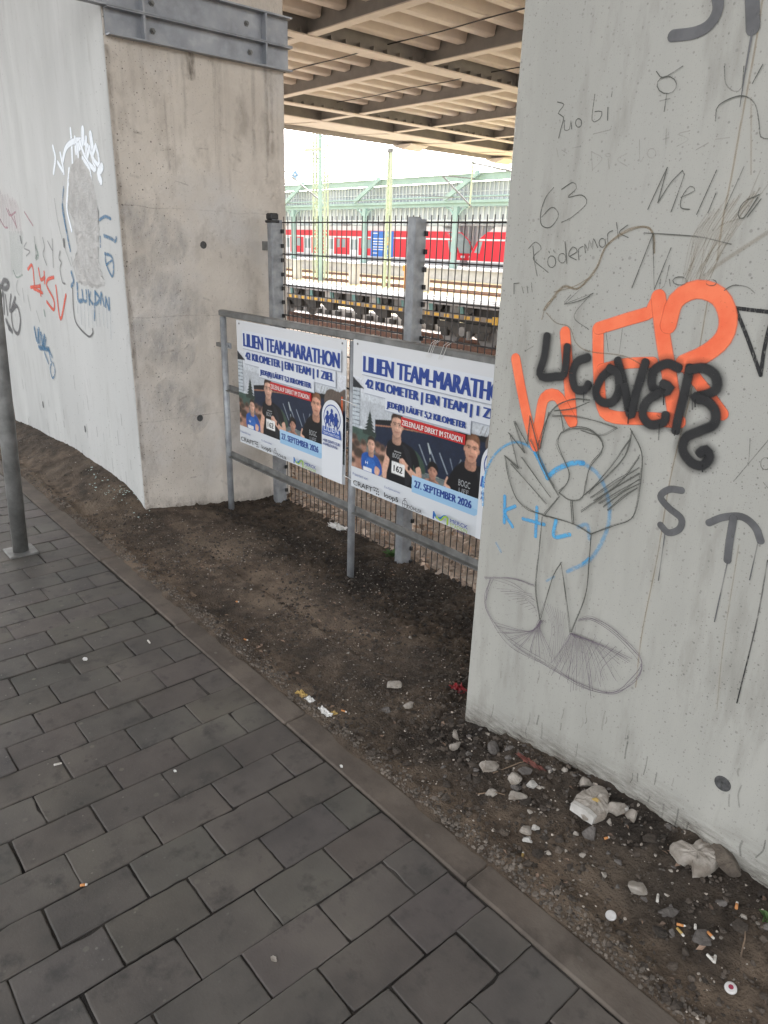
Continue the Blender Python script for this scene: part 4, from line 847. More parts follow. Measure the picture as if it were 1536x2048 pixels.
def poster(ox, oz, label):
    y = 2.43
    t = thing('poster', (ox + PW / 2, y, oz - PH), label, 'poster')
    q = MB(); n = 24                                 # thin board, bowed a little
    q.box(ox, ox + PW, y, y + .004, oz - PH, oz, bev=.0008); q.build('board', M['poster'], t)
    p = Print(ox, oz, y)
    G = lambda *c: s2l(c)
    # photograph
    cv = Canvas(.002, .186, 1.128, .675, .0026); cv.rect(-.1, -.1, 1.3, 1, s2l((203, 206, 211)))
    cv.rect(.002, .262, 1.128, .674, G(196, 201, 206)); cv.rect(.002, .30, 1.128, .44, G(182, 187, 192))
    cv.rect(.002, .49, 1.128, .674, G(104, 112, 112))
    cv.poly([(.002, .45), (.2, .46), (.5, .5), (1.128, .5), (1.128, .56), (.002, .54)], G(70, 90, 82), False)
    cv.poly([(.19, .385), (.33, .362), (1.128, .30), (1.128, .60), (.60, .575), (.19, .55)], G(28, 38, 58), False)
    cv.poly([(.19, .382), (.33, .360), (1.128, .297), (1.128, .325), (.33, .385), (.19, .405)], G(24, 26, 28), False)
    cv.line([(.19, .412), (.34, .392), (.6, .372)], .006, G(170, 120, 90), False)
    cv.poly([(.95, .30), (1.0, .275), (1.07, .28), (1.128, .262), (1.128, .37), (.95, .37)], G(96, 84, 76)); cv.rect(1.09, .30, 1.105, .42, G(196, 96, 60))
    for i in range(9): cv.line([(.9 + .026 * i, .31), (.915 + .025 * i, .272)], .003, G(80, 70, 64), False)
    for i, (a, b) in enumerate(((.52, .44), (.585, .43), (.66, .45))): cv.line([(a, b), (a + .06, b + .09)], .007, G(130, 140, 150), False)
    cv.line([(.73, .46), (.76, .53), (.80, .45)], .007, G(120, 130, 142), False); cv.line([(.58, .42), (.60, .47)], .008, G(180, 190, 190), False)
    cv.line([(.60, .49), (.605, .55)], .004, G(190, 200, 190), False); cv.line([(.5, .57), (.7, .575), (1.12, .59)], .004, G(150, 160, 150), False)
    cv.poly([(.40, .47), (.5, .48), (.56, .53), (.56, .58), (.42, .57)], G(56, 74, 62))
    cv.poly([(.002, .19), (.096, .24), (.002, .246)], G(34, 38, 44), False)
    cv.rect(.002, .246, .062, .45, G(182, 190, 196))
    for i in range(9): cv.line([(.002, .262 + .022 * i), (.064, .260 + .022 * i)], .0035, G(70, 78, 88), False)
    cv.line([(.062, .246), (.064, .44)], .004, G(90, 98, 105), False)
    for i in range(6): cv.poly([(.146, .345 + .017 * i), (.146 - .012 - .0085 * i, .372 + .018 * i), (.146 + .012 + .0085 * i, .372 + .018 * i)], G(44, 54, 50), False)
    cv.rect(.09, .45, .2, .475, G(50, 62, 56))
    for (u, v, r, c) in ((.02, .53, .03, SK2), (.045, .565, .034, SK), (.005, .60, .045, SK), (.10, .545, .028, SK2), (.06, .625, .05, SK2), (.25, .545, .032, SK), (.215, .53, .026, SK2), (.01, .66, .03, SK), (.255, .60, .035, SK2), (.30, .60, .03, SK)): cv.ell(u, v, r * .85, r * 1.2, tuple(.8 * x for x in c), soft=2.2); cv.ell(u - .002, v - r * .75, r * .85, r * .6, s2l((70, 58, 50)), soft=2.2); cv.ell(u, v + r * 1.9, r * 1.5, r * .9, s2l((150, 140, 140) if r > .032 else (90, 60, 60)), soft=2.5, a=.8)
    # blue runner
    cv.poly([(.085, .60), (.11, .575), (.16, .566), (.215, .58), (.25, .625), (.235, .672), (.10, .672)], G(38, 84, 158)); cv.poly([(.13, .60), (.19, .605), (.2, .66), (.13, .66)], G(52, 104, 180))
    runner(cv, .162, .523, .078, G(50, 40, 34), None, SK); cv.rect(.10, .652, .17, .673, G(225, 225, 225)); cv.poly([(.2, .63), (.235, .64), (.225, .672), (.195, .668)], SK)
    # middle runner, bowed
    cv.poly([(.545, .672), (.56, .61), (.60, .592), (.65, .592), (.69, .62), (.70, .672)], SK2); cv.poly([(.565, .672), (.575, .62), (.62, .60), (.665, .612), (.68, .672)], G(22, 22, 26))
    runner(cv, .622, .552, .078, G(28, 24, 22), None, SK2); cv.poly([(.588, .548), (.595, .512), (.625, .502), (.652, .518), (.655, .545), (.62, .528)], G(26, 22, 20))
    # runner with bib
    cv.poly([(.285, .50), (.272, .56), (.255, .62), (.262, .672), (.285, .672), (.30, .61), (.315, .53)], SK)
    cv.poly([(.30, .468), (.34, .452), (.385, .452), (.43, .458), (.49, .478), (.53, .545), (.50, .57), (.485, .555), (.482, .674), (.30, .674), (.31, .57), (.282, .545), (.284, .50)], G(20, 20, 24))
    cv.poly([(.40, .47), (.45, .49), (.475, .56), (.46, .66), (.43, .66), (.44, .55)], G(36, 37, 42))
    cv.poly([(.505, .565), (.535, .555), (.548, .61), (.52, .635), (.45, .60), (.405, .572), (.395, .552), (.415, .545), (.46, .57), (.508, .592)], SK); cv.ell(.405, .556, .022, .018, SK)
    for i in range(4): cv.line([(.388 + .007 * i, .556 + .006 * i), (.402 + .006 * i, .562 + .005 * i)], .004, SK2, False)
    cv.ell(.455, .577, .010, .012, G(25, 25, 28))
    cv.rect(.342, .512, .395, .516, G(160, 160, 160))
    cv.rect(.327, .567, .427, .631, G(228, 228, 226))
    runner(cv, .357, .382, .115, G(58, 44, 36), None, SK, True)
    # right runner
    cv.poly([(.70, .60), (.72, .55), (.745, .60), (.742, .66), (.70, .67)], SK)
    cv.poly([(.76, .50), (.80, .462), (.86, .452), (.93, .458), (.99, .49), (1.02, .54), (1.0, .674), (.77, .674), (.745, .60), (.715, .585), (.735, .54)], G(18, 18, 22)); cv.poly([(.90, .48), (.96, .52), (.97, .62), (.94, .66), (.93, .56)], G(34, 35, 40))
    pass
    runner(cv, .858, .388, .118, G(112, 78, 56), None, s2l((214, 160, 135)), True)
    cv.ell(.708, .64, .018, .024, SK); cv.poly([(.69, .66), (.70, .605), (.72, .61), (.73, .67)], G(70, 130, 190))
    cv.grain(); cv.build(p, 'photo_print', t)['label'] = 'printed photograph of runners in front of a dark stand'
    p.text('H', .118, .618, .138, .633, G(230, 235, 240))
    p.text('BOGC', .333, .524, .395, .548, G(175, 178, 180))
    p.text('162', .345, .585, .41, .618, INK, 0, .05)
    p.text('BOGC', .795, .542, .868, .572, G(165, 168, 170))
    p.text('UFF', .80, .582, .862, .605, G(150, 152, 155))
    p.layer('shirt_print', t)
    # bottom band and boxes
    p.rect(.0015, .674, 1.1285, .7885, s2l((206, 210, 214)))
    p.poly([(.483, .603), (.93, .603), (.93, .674), (.907, .69), (.487, .69)], s2l((165, 198, 224)), False); p.poly([(.483, .650), (.93, .655), (.93, .674), (.907, .69), (.487, .69)], s2l((148, 186, 216)), False)
    p.text('27. SEPTEMBER 2026', .505, .624, .885, .661, NAVY, 0, .075)
    SH = s2l((165, 171, 182)); WH = s2l((212, 216, 222))
    for (a, b, c, d) in ((.100, .173, 1.045, .258), (.268, .253, .846, .318)): p.rect(a + .003, b + .004, c + .004, d + .005, SH); p.rect(a, b, c, d, WH)
    p.rect(.082, .059, 1.096, .170, SH); p.rect(.079, .055, 1.093, .166, WH)
    p.rect(.392, .328, .822, .375, s2l((190, 40, 42)))
    p.text('LILIEN TEAM-MARATHON', .096, .071, 1.078, .153, NAVY, 0, .085)
    p.text('42 KILOMETER | EIN TEAM | 1 ZIEL', .115, .184, 1.030, .244, NAVY, 0, .085)
    p.text('JEDE(R) LÄUFT 5,2 KILOMETER', .286, .262, .822, .309, NAVY, 0, .075)
    p.text('ZIELEINLAUF DIREKT IM STADION', .404, .340, .808, .366, s2l((235, 225, 222)), 0, .05)
    p.layer('headline', t)
    # pill with crest
    pts = [(1.027 + .096 * math.cos(a), .428 - .098 * math.sin(a)) for a in np.linspace(0, math.pi, 20)]; p.poly(pts + [(.931, .786), (1.123, .786)], s2l((215, 218, 222)), False)
    cx, cy = 1.025, .43
    p.ell(cx, cy, .078, .075, NAVY, 28); p.ell(cx, cy, .072, .069, s2l((208, 213, 220)), 28)
    for du, dv in ((-.04, .012), (0, -.004), (.04, .012)):
        p.ell(cx + du, cy - .035 + dv, .011, .013, NAVY); p.poly([(cx + du - .016, cy - .02 + dv), (cx + du + .016, cy - .02 + dv), (cx + du + .012, cy + .02 + dv), (cx + du - .012, cy + .02 + dv)], NAVY)
        p.line([(cx + du - .008, cy + .015 + dv), (cx + du - .016, cy + .04 + dv), (cx + du - .004, cy + .052 + dv)], .010, NAVY, False); p.line([(cx + du + .006, cy + .015 + dv), (cx + du + .016, cy + .04 + dv)], .010, NAVY, False); p.line([(cx + du - .018, cy - .012 + dv), (cx + du - .024, cy + .008 + dv)], .006, NAVY, False); p.line([(cx + du + .018, cy - .012 + dv), (cx + du + .026, cy - .004 + dv)], .006, NAVY, False)
    p.poly([(.945, .485), (1.105, .485), (1.115, .535), (.94, .535)], s2l((60, 92, 165)), False); p.text('LILIEN', .958, .475, 1.092, .507, s2l((225, 230, 238)), .05); p.text('TEAM-MARATHON', .952, .514, 1.10, .529, s2l((220, 226, 236)), .03)
    p.text('HIER GEHTS ZUR', .95, .556, 1.105, .572, NAVY, 0, .06); p.text('ANMELDUNG:', .95, .577, 1.085, .593, NAVY, 0, .06)
    # sponsors
    p.layer('band_print', t)
    p.text('Präsentiert von:', .039, .697, .168, .712, NAVY, 0); p.text('CRAFT', .045, .739, .208, .766, INK, 0, .04)
    for i in range(3):
        for j in range(3):
            if (i, j) != (0, 2): p.ell(.221 + .016 * i + .004 * j, .736 + .014 * j, .0055, .0045, INK, 8)
    p.layer('sponsor_mark', t)
    p.text('Co-Sponsoren:', .304, .702, .428, .717, NAVY, 0); p.text('loop5', .307, .738, .414, .771, INK, 0, .05)
    p.layer('sponsor_mark', t)
    p.line([(.466 + .018 * math.cos(a), .757 + .022 * math.sin(a)) for a in np.linspace(0, 6.283, 20)], .003, INK, False); p.line([(.466, .735), (.466, .779)], .0025, INK, False); p.line([(.449, .757), (.484, .757)], .0025, INK, False); p.line([(.466, .735), (.458, .728), (.474, .724)], .003, INK); p.text('DÖHLER', .488, .748, .59, .770, INK, 0, .015)
    p.layer('sponsor_mark', t)
    p.line([(.674, .731), (.674, .769)], .011, s2l((40, 80, 160)), False); p.line([(.674, .736), (.695, .757), (.722, .752), (.745, .735), (.768, .737)], .012, s2l((40, 110, 170))); p.line([(.690, .752), (.722, .762), (.745, .738), (.764, .735)], .008, s2l((160, 190, 50))); p.line([(.768, .735), (.768, .772)], .011, s2l((150, 185, 50)), False)
    p.text('MERCK', .786, .734, .898, .752, s2l((40, 66, 150)), 0, .03); p.text('STADION', .788, .755, .897, .771, s2l((150, 180, 40)), 0, .03); p.text('am Böllenfalltor', .83, .776, .897, .783, s2l((90, 100, 150)), 0)
    p.layer('sponsor_mark', t)
    q = MB()
    for a in (.035, 1.095):
        for b in (.02, .765): q.tube([(ox + a * PK, y + .001, oz - b * PK), (ox + a * PK, y - .0022, oz - b * PK)], .006, 10)
    q.build('eyelet', M['galv_dull'], t)
    return t
PA = (-4.281, 1.316); PB = (-3.051, 1.329)
poster(*PA, 'marathon poster on the railing beside the beige pillar, shown in full')
poster(*PB, 'marathon poster whose right end is hidden by the graffiti pillar')
def ties():
    for (x0, x1, z, lab) in ((-3.139, -3.005, .992, 'white cable tie joining both posters, upper one'), (-3.139, -3.005, .557, 'white cable tie joining both posters, lower one')):
        o = MB().tube([(x0, 2.421, z), (x0 + .03, 2.428, z - .004), (-3.082, 2.4325, z - .008), (x1 - .03, 2.428, z - .012), (x1, 2.421, z - .012)], .0022, 6).build('cable_tie', M['paper']); tag(o, lab, 'cable tie', 'cable ties on the posters')
    o = MB()
    for x in (-2.486, -2.471, -2.460, -2.403, -2.383): o.tube([(x, 2.421, 1.308), (x + .008, 2.428, 1.336), (x + .02, 2.433, 1.375), (x + .045, 2.435, 1.391)], .0012, 5)
    tag(o.build('tie_ends', M['paper']), 'thin white tie ends sticking up from the top rail above the poster', 'cable tie')
ties()

def fence():
    t = thing('mesh_fence', (-3.1, 2.92, 0), 'dark welded mesh fence with galvanised posts between the pillars', 'fence')
    zt = 1.95
    for i, x in enumerate((-4.542, -3.108, -.43)):
        p = MB().box(x - .03, x + .03, 2.863, 2.914, -.4, zt - (.0 if i else .012), bev=.004).build('post', M['galv'], t)
        mb = MB().box(x + .031, x + .036, 2.865, 2.945, -.3, zt - .01)
        mb.build('clamp_bar', M['galv'], p)
        for k in range(22): MB().box(x + .0365, x + .050, 2.931, 2.948, -.12 + .094 * k, -.12 + .094 * k + .026).build('mesh_clip', M['black'], p)
        if i == 0: MB().box(x - .036, x + .036, 2.857, 2.920, zt - .012, zt + .032, bev=.008).box(x - .04, x + .04, 2.853, 2.924, zt - .03, zt - .0125, bev=.004).build('post_cap', M['black'], p)
    MB().box(-4.652, -4.573, 2.870, 2.882, 1.74, 1.80).build('side_lug', M['galv_dull'], t)
    for a, b in ((-4.502, -3.14), (-3.045, -.47)):
        mb = MB(); y = 2.955; r_ = .0032
        n = int((b - a) / .05); d = (b - a) / n
        for i in range(n + 1): x = a + d * i; mb.tube([(x, y, -.2), (x, y, zt + .012)], r_, 6)
        for z in [1.925 - .205 * k for k in range(11)]:
            for yy in (y - .0065, y + .0065): mb.tube([(a - .03, yy, z), (b + .03, yy, z)], .0044, 6)
        mb.build('mesh_panel', M['wire'], t)
fence()

def pole():
    b = (-4.405, .98, 0); t = thing('metal_pole', b, 'leaning grey steel pole standing on the pavement by the kerb', 'pole')
    MB().tube([(-4.405, .98, .006), (-4.405 + .153 * .6, .98, .6), (-4.405 + .153 * 2.6, .98, 2.6)], .043, 20).build('tube', M['galv_dull'], t, True)
    MB().box(-4.49, -4.32, .90, 1.06, .001, .014, bev=.004).build('base_plate', M['galv_dull'], t)
pole()

# ------------------------------------------------------------------ railway: tracks, wagon, trains, hall, masts
def track(yc, z, x0, x1, label, near=False):
    t = thing('railway_track', ((x0 + x1) / 2, yc, z), label, 'railway track', 'railway tracks')
    for y in (yc - .75, yc + .75):
        MB().prism([(y - .075, z - .17), (y + .075, z - .17), (y + .012, z - .13), (y + .012, z - .045), (y + .035, z - .03), (y + .035, z), (y - .035, z), (y - .035, z - .03), (y - .012, z - .045), (y - .012, z - .13)], 'x', x0, x1).build('rail', M['rail'], t)
    mb = MB(); x = x0
    while x < x1: mb.box(x - .13, x + .13, yc - 1.3, yc + 1.3, z - .32, z - .171); x += .65 if near else 1.3
    mb.build('sleeper_row', M['sleeper'], t)
track(19.2, -1.3, -60, 20, 'rusty railway track under the flat wagon', True)
track(15.9, -1.32, -60, 20, 'rusty railway track nearest to the mesh fence', True)
track(42.6, -1.3, -160, 0, 'railway track in yellow gravel in front of the platform')
track(52.0, -1.3, -160, 0, 'railway track at the foot of the platform wall')

def wagon():
    Y = 17.95; t = thing('flat_wagon', (-21, 19.2, -1.3), 'low flat freight wagon with yellow dashed side rail on the near track', 'freight wagon')
    xl, xr = -31.0, -15.35
    mb = MB().box(xl, xr, Y, 20.5, -.02, .07, bev=.01); mb.build('deck', M['wagon_deck'], t)
    mb = MB()
    for y in (Y + .35, Y + .9, Y + 1.6): mb.box(xl, xr, y, y + .05, .071, .10)
    mb.build('deck_strip', M['white'], t)
    MB().box(xl, xr, Y + .30, 20.2, -.55, -.022).build('underframe', M['wagon_dark'], t)
    MB().box(xl, xr, Y - .02, Y + .05, -.42, -.27, bev=.01).build('side_rail', M['wagon_frame'], t)
    mb = MB(); x = xl + .2
    while x < xr - .1: MB().box(x, x + .24, Y - .026, Y - .021, -.395, -.295).build('yellow_dash', M['yellow'], t); x += .47
    mb = MB().box(xr - .14, xr + .02, Y - .03, Y + .06, -.46, -.22); mb.build('end_stop', M['yellow'], t)
    x = xl + .6; k = 0
    q = np.random.default_rng(2)
    while x < xr - 1.2:
        MB().box(x, x + .55 + .5 * q.random(), Y + .22, Y + .295, -.265, -.03).build('side_panel', M['wagon_grey' if k % 2 else 'pale_conc'], t)
        if k % 2 == 0: MB().prism([(x + .9, .02), (x + 1.25, .02), (x + 1.05, -.26), (x + .98, -.26)], 'y', Y + .1, Y + .2).build('stake_pocket', M['wagon_dark'], t)
        else: MB().tube([(x + 1.0, Y + .12, -.12), (x + 1.0, Y + .2, -.12)], .13, 12).build('lashing_winch', M['wagon_dark'], t)
        MB().prism([(x + .55, .05), (x + .75, .05), (x + .80, -.24), (x + .62, -.24)], 'y', Y + .03, Y + .095).build('fitting', M['teal'], t)
        x += 1.42; k += 1
    for i, x in enumerate((-27.2, -26.15, -24.95, -23.0, -21.7, -20.4, -19.2)):
        MB().prism([(x, -.43), (x + .95, -.43), (x + .95, -.72), (x + .55, -.74)], 'y', Y + .1, Y + .35).build('belly_plate', M['wagon_dark'], t)
    for bx in (-16.9, -29.0):
        bo = MB().prism([(bx - 1.25, -.55), (bx + 1.25, -.55), (bx + 1.2, -.75), (bx + .5, -.85), (bx + .3, -1.02), (bx - .3, -1.02), (bx - .5, -.85), (bx - 1.2, -.75)], 'y', 18.1, 18.2).prism([(bx - 1.2, -.55), (bx + 1.2, -.55), (bx + 1.2, -.75), (bx - 1.2, -.75)], 'y', 20.2, 20.3).box(bx - .2, bx + .2, 18.2, 20.2, -.9, -.56).build('bogie_frame', M['wagon_dark'], t)
        for wx in (bx - .85, bx + .85):
            mb = MB()
            for y in (18.38, 19.92):
                mb.tube([(wx, y, -.88), (wx, y + .12, -.88)], .42, 28)
            mb.tube([(wx, 18.2, -.88), (wx, 20.2, -.88)], .08, 10); mb.build('wheelset', M['wagon_grey'], bo)
            MB().box(wx - .17, wx + .17, 18.06, 18.22, -1.03, -.74, bev=.03).build('axle_box', M['wagon_dark'], bo)
        MB().tube([(bx, 18.05, -.82), (bx, 18.12, -.82)], .16, 12).tube([(bx + .35, 18.02, -.78), (bx + .35, 18.02, -1.05)], .07, 10).build('spring', M['wagon_grey'], bo)
wagon()
o = MB().box(-70, -17.2, 21.9, 22.25, -1.47, -1.12, bev=.02).build('concrete_kerb_wall', M['pale_conc']); tag(o, 'low white concrete edge lying behind the flat wagon', 'concrete edge')
q = MB(); 
x = -60
while x < -18: q.box(x, x + .35, 21.75, 21.89, -1.46, -1.25); x += .8
tag(q.build('block_row', M['wagon_dark']), 'row of dark blocks at the foot of the white concrete edge', 'block row')

def train(xa, xb, nose_left, nose_right, label, blue=False):
    Y0, Y1 = 64.0, 66.9; t = thing('train', ((xa + xb) / 2, 65.4, -.3), label, 'train', 'red trains at the platform')
    def prof(z, y0, y1, name, m, d=0):
        # slanted noses
        def off(zz): return max(0, (zz - .5)) * .62 + max(0, zz - 2.6) * .9
        P = [(xa + (off(z[0]) if nose_left else 0), z[0]), (xb - (off(z[0]) if nose_right else 0), z[0])]
        n = 6
        for i in range(1, n + 1):
            zz = z[0] + (z[1] - z[0]) * i / n; P.append((xb - (off(zz) if nose_right else 0), zz))
        for i in range(n, 0, -1):
            zz = z[0] + (z[1] - z[0]) * i / n; P.append((xa + (off(zz) if nose_left else 0), zz))
        return MB().prism(P, 'y', y0, y1).build(name, m, t)
    prof((.45, 3.52), Y0, Y1, 'body', M['red']); prof((-.25, .448), Y0 + .05, Y1 - .05, 'skirt', M['skirt']); prof((3.522, 4.1), Y0 + .25, Y1 - .25, 'roof', M['white'])
    prof((2.60, 2.78), Y0 - .012, Y0 - .003, 'stripe', M['white']); prof((.30, .46), Y0 - .01, Y0 + .049, 'lower_band', M['white'])
    x = xa + 6.5
    k = 0
    while x < xb - 7:
        if not (blue and -79 < x < -70.8):
            if k % 2 == 1:
                d = MB().box(x, x + 1.9, Y0 - .03, Y0 - .001, .46, 2.58).build('door', M['white'], t)
                for a in (.2, 1.05): MB().box(x + a, x + a + .65, Y0 - .036, Y0 - .0305, 1.1, 2.4).build('pane', M['trainglass'], d)
                x += 2.4
            else:
                for a in range(2): MB().box(x + a * 1.25, x + a * 1.25 + .8, Y0 - .02, Y0 - .001, 1.35, 2.45, bev=.008).build('window', M['trainglass'], t)
                x += 3.0
        else: x += 1
        k += 1
    if blue:
        MB().box(-77.05, -72.6, Y0 - .025, Y0 - .0005, .4, 3.47).build('blue_panel', M['blue'], t)
        mb = MB()
        for z in (3.15, 2.5, 2.15, 1.85, 1.5, 1.2, .75): mb.box(-76.8, -76.8 + (1.2 if z in (3.15, .75) else 2.6), Y0 - .035, Y0 - .0255, z, z + .12)
        mb.build('lettering', M['white'], t)
        MB().box(-73.9, -73.2, Y0 - .036, Y0 - .0256, 1.8, 2.8).build('picture', M['orange'], t)
    for side, x in ((nose_left, xa), (nose_right, xb)):
        if side:
            s_ = 1 if x == xa else -1
            MB().prism([(x + s_ * .95, 1.35), (x + s_ * 1.75, 1.25), (x + s_ * 2.1, 2.55), (x + s_ * 1.62, 2.5)], 'y', Y0 - .02, Y0 - .002).build('cab_window', M['trainglass'], t)
            f = lambda z: x + s_ * (max(0, z - .5) * .62 + max(0, z - 2.6) * .9 - .04)
            MB().prism([(f(1.2), 1.2), (f(1.2) + s_ * .03, 1.2), (f(2.6) + s_ * .03, 2.6), (f(3.4) + s_ * .03, 3.4), (f(3.4), 3.4), (f(2.6), 2.6)], 'y', Y0 + .35, Y1 - .35).build('windscreen', M['trainglass'], t)
            MB().box(min(x, x - s_ * .75), max(x, x - s_ * .75), 65.2, 65.7, -.1, .25).build('coupler', M['wagon_dark'], t)
            MB().box(min(x - s_ * .03, x + s_ * .1), max(x - s_ * .03, x + s_ * .1), Y0 + .2, Y0 + .75, .7, .95).build('headlight', M['white'], t)
    for x in np.arange(xa + 6, xb - 6, 7.5): MB().box(x, x + 3.2, Y0 + .5, Y1 - .5, 4.101, 4.42, bev=.08).build('roof_unit', M['mullion'], t)
train(-118, -60.95, False, True, 'red regional train with blue panel, left of the coupling gap', True)
train(-59.75, -12, True, False, 'red regional train right of the coupling gap, partly behind the pillar')

o = MB().box(-200, 0, 57.8, 63.2, -1.46, -.42).box(-200, 0, 57.62, 58.3, -.419, -.34).build('station_platform', M['pale_conc']); tag(o, 'long pale concrete platform in front of the red trains', 'platform')
for i, (x, y) in enumerate(((-51.8, 41.2), (-60.6, 41.2), (-43.0, 41.2))):
    o = MB().box(x - .42, x + .42, y - .3, y + .3, -1.46, .15, bev=.03).box(x - .47, x + .47, y - .35, y + .35, .151, .25, bev=.02).build('concrete_plinth', M['pale_conc']); tag(o, ['white concrete plinth below the second green hall column', 'white concrete plinth at the left pillar edge, by the tall mast', 'white concrete plinth right of the narrow mast'][i], 'plinth', 'concrete plinths by the tracks')
o = MB().tube([(-45.2, 41.3, -1.46), (-45.2, 41.3, -.1)], .16, 10).box(-45.5, -44.9, 41.15, 41.45, -.0995, .35, bev=.03).build('orange_post', M['orange']); tag(o, 'orange post in the yellow gravel beside the narrow mast', 'post')

def hall():
    t = thing('station_hall', (-70, 75, -.4), 'pale green steel and glass station hall with arched brackets behind the trains', 'station hall')
    xa, xb = -150, -8
    MB().prism([(61.2, 9.25), (61.2, 9.45), (66.2, 10.85), (66.2, 10.55)], 'x', xa, xb).build('roof', M['hallroof'], t)  # roof stopped short unseen, so sky light reaches the rear wall
    MB().box(xa, xb, 61.6, 61.9, 8.5, 9.24).build('eave_beam', M['green_steel'], t)
    MB().box(xa, xb, 61.35, 62.1, 6.35, 6.62).box(xa, xb, 61.6, 61.9, 6.0, 6.345).build('main_beam', M['green_steel'], t)
    MB().tube([(xa, 61.3, 6.95), (xb, 61.3, 6.95)], .09, 8).build('pipe', M['green_steel'], t)
    MB().box(xa, xb, 62.5, 62.56, 6.63, 8.5).build('clerestory_glazing', M['hallglass'], t)
    mb = MB(); x = xa
    while x < xb: mb.box(x - .07, x + .07, 62.40, 62.49, 6.63, 8.5); x += .62
    mb.box(xa, xb, 62.36, 62.395, 7.5, 7.58); mb.build('clerestory_mullion', M['mullion'], t)
    MB().box(xa, xb, 62.5, 62.56, 4.7, 5.99).build('lower_glazing', M['hallglass'], t)
    mb = MB(); x = xa
    while x < xb: mb.box(x - .09, x + .09, 62.38, 62.49, 4.6, 5.99); x += .78
    mb.box(xa, xb, 62.30, 62.375, 4.55, 4.72); mb.build('lower_mullion', M['mullion'], t)
    MB().box(xa, xb, 69, 69.1, -.4, 8.0).build('rear_glazing', M['hallglass'], t)
    mb = MB(); x = xa
    while x < xb: mb.box(x - .12, x + .12, 68.85, 68.99, -.4, 8); x += .75
    for z in (4.3, 5.2, 5.5): mb.box(xa, xb, 68.7, 68.84, z, z + .25)
    mb.build('rear_mullion', M['mullion'], t)
    cols = [-75.7 + 15.9 * k for k in range(-4, 5) if -150 < -75.7 + 15.9 * k < -8]
    for cx in cols:
        c = MB().box(cx - .3, cx + .3, 60.0 + 1.55, 60.0 + 1.95, -.42, 5.998).box(cx - .42, cx + .42, 61.45, 62.05, -.419, .1).build('column', M['green_steel'], t)
        for s_ in (-1, 1):
            pts = [(cx + s_ * (.3 + 1.35 * (1 - math.cos(a))), 61.75, 4.5 + 1.42 * math.sin(a)) for a in np.linspace(0, 1.5, 8)]
            MB().tube(pts, .11, 6).build('bracket', M['green_steel'], c)
        MB().beam((cx - 1.2, 61.0, 6.75), (cx + 3.6, 61.0, 9.2), .25, .45).build('brace', M['green_steel'], t)
    mb = MB(); q = np.random.default_rng(4)
    for i in range(150): x = xa + (xb - xa) * q.random(); z = 4.3 + .6 * q.random(); mb.beam((x, 67.5, z), (x + q.normal(0, .9), 67.5, z + q.normal(0, .35)), .06, .06)
    mb.build('overhead_fittings', M['skirt'], t)
hall()

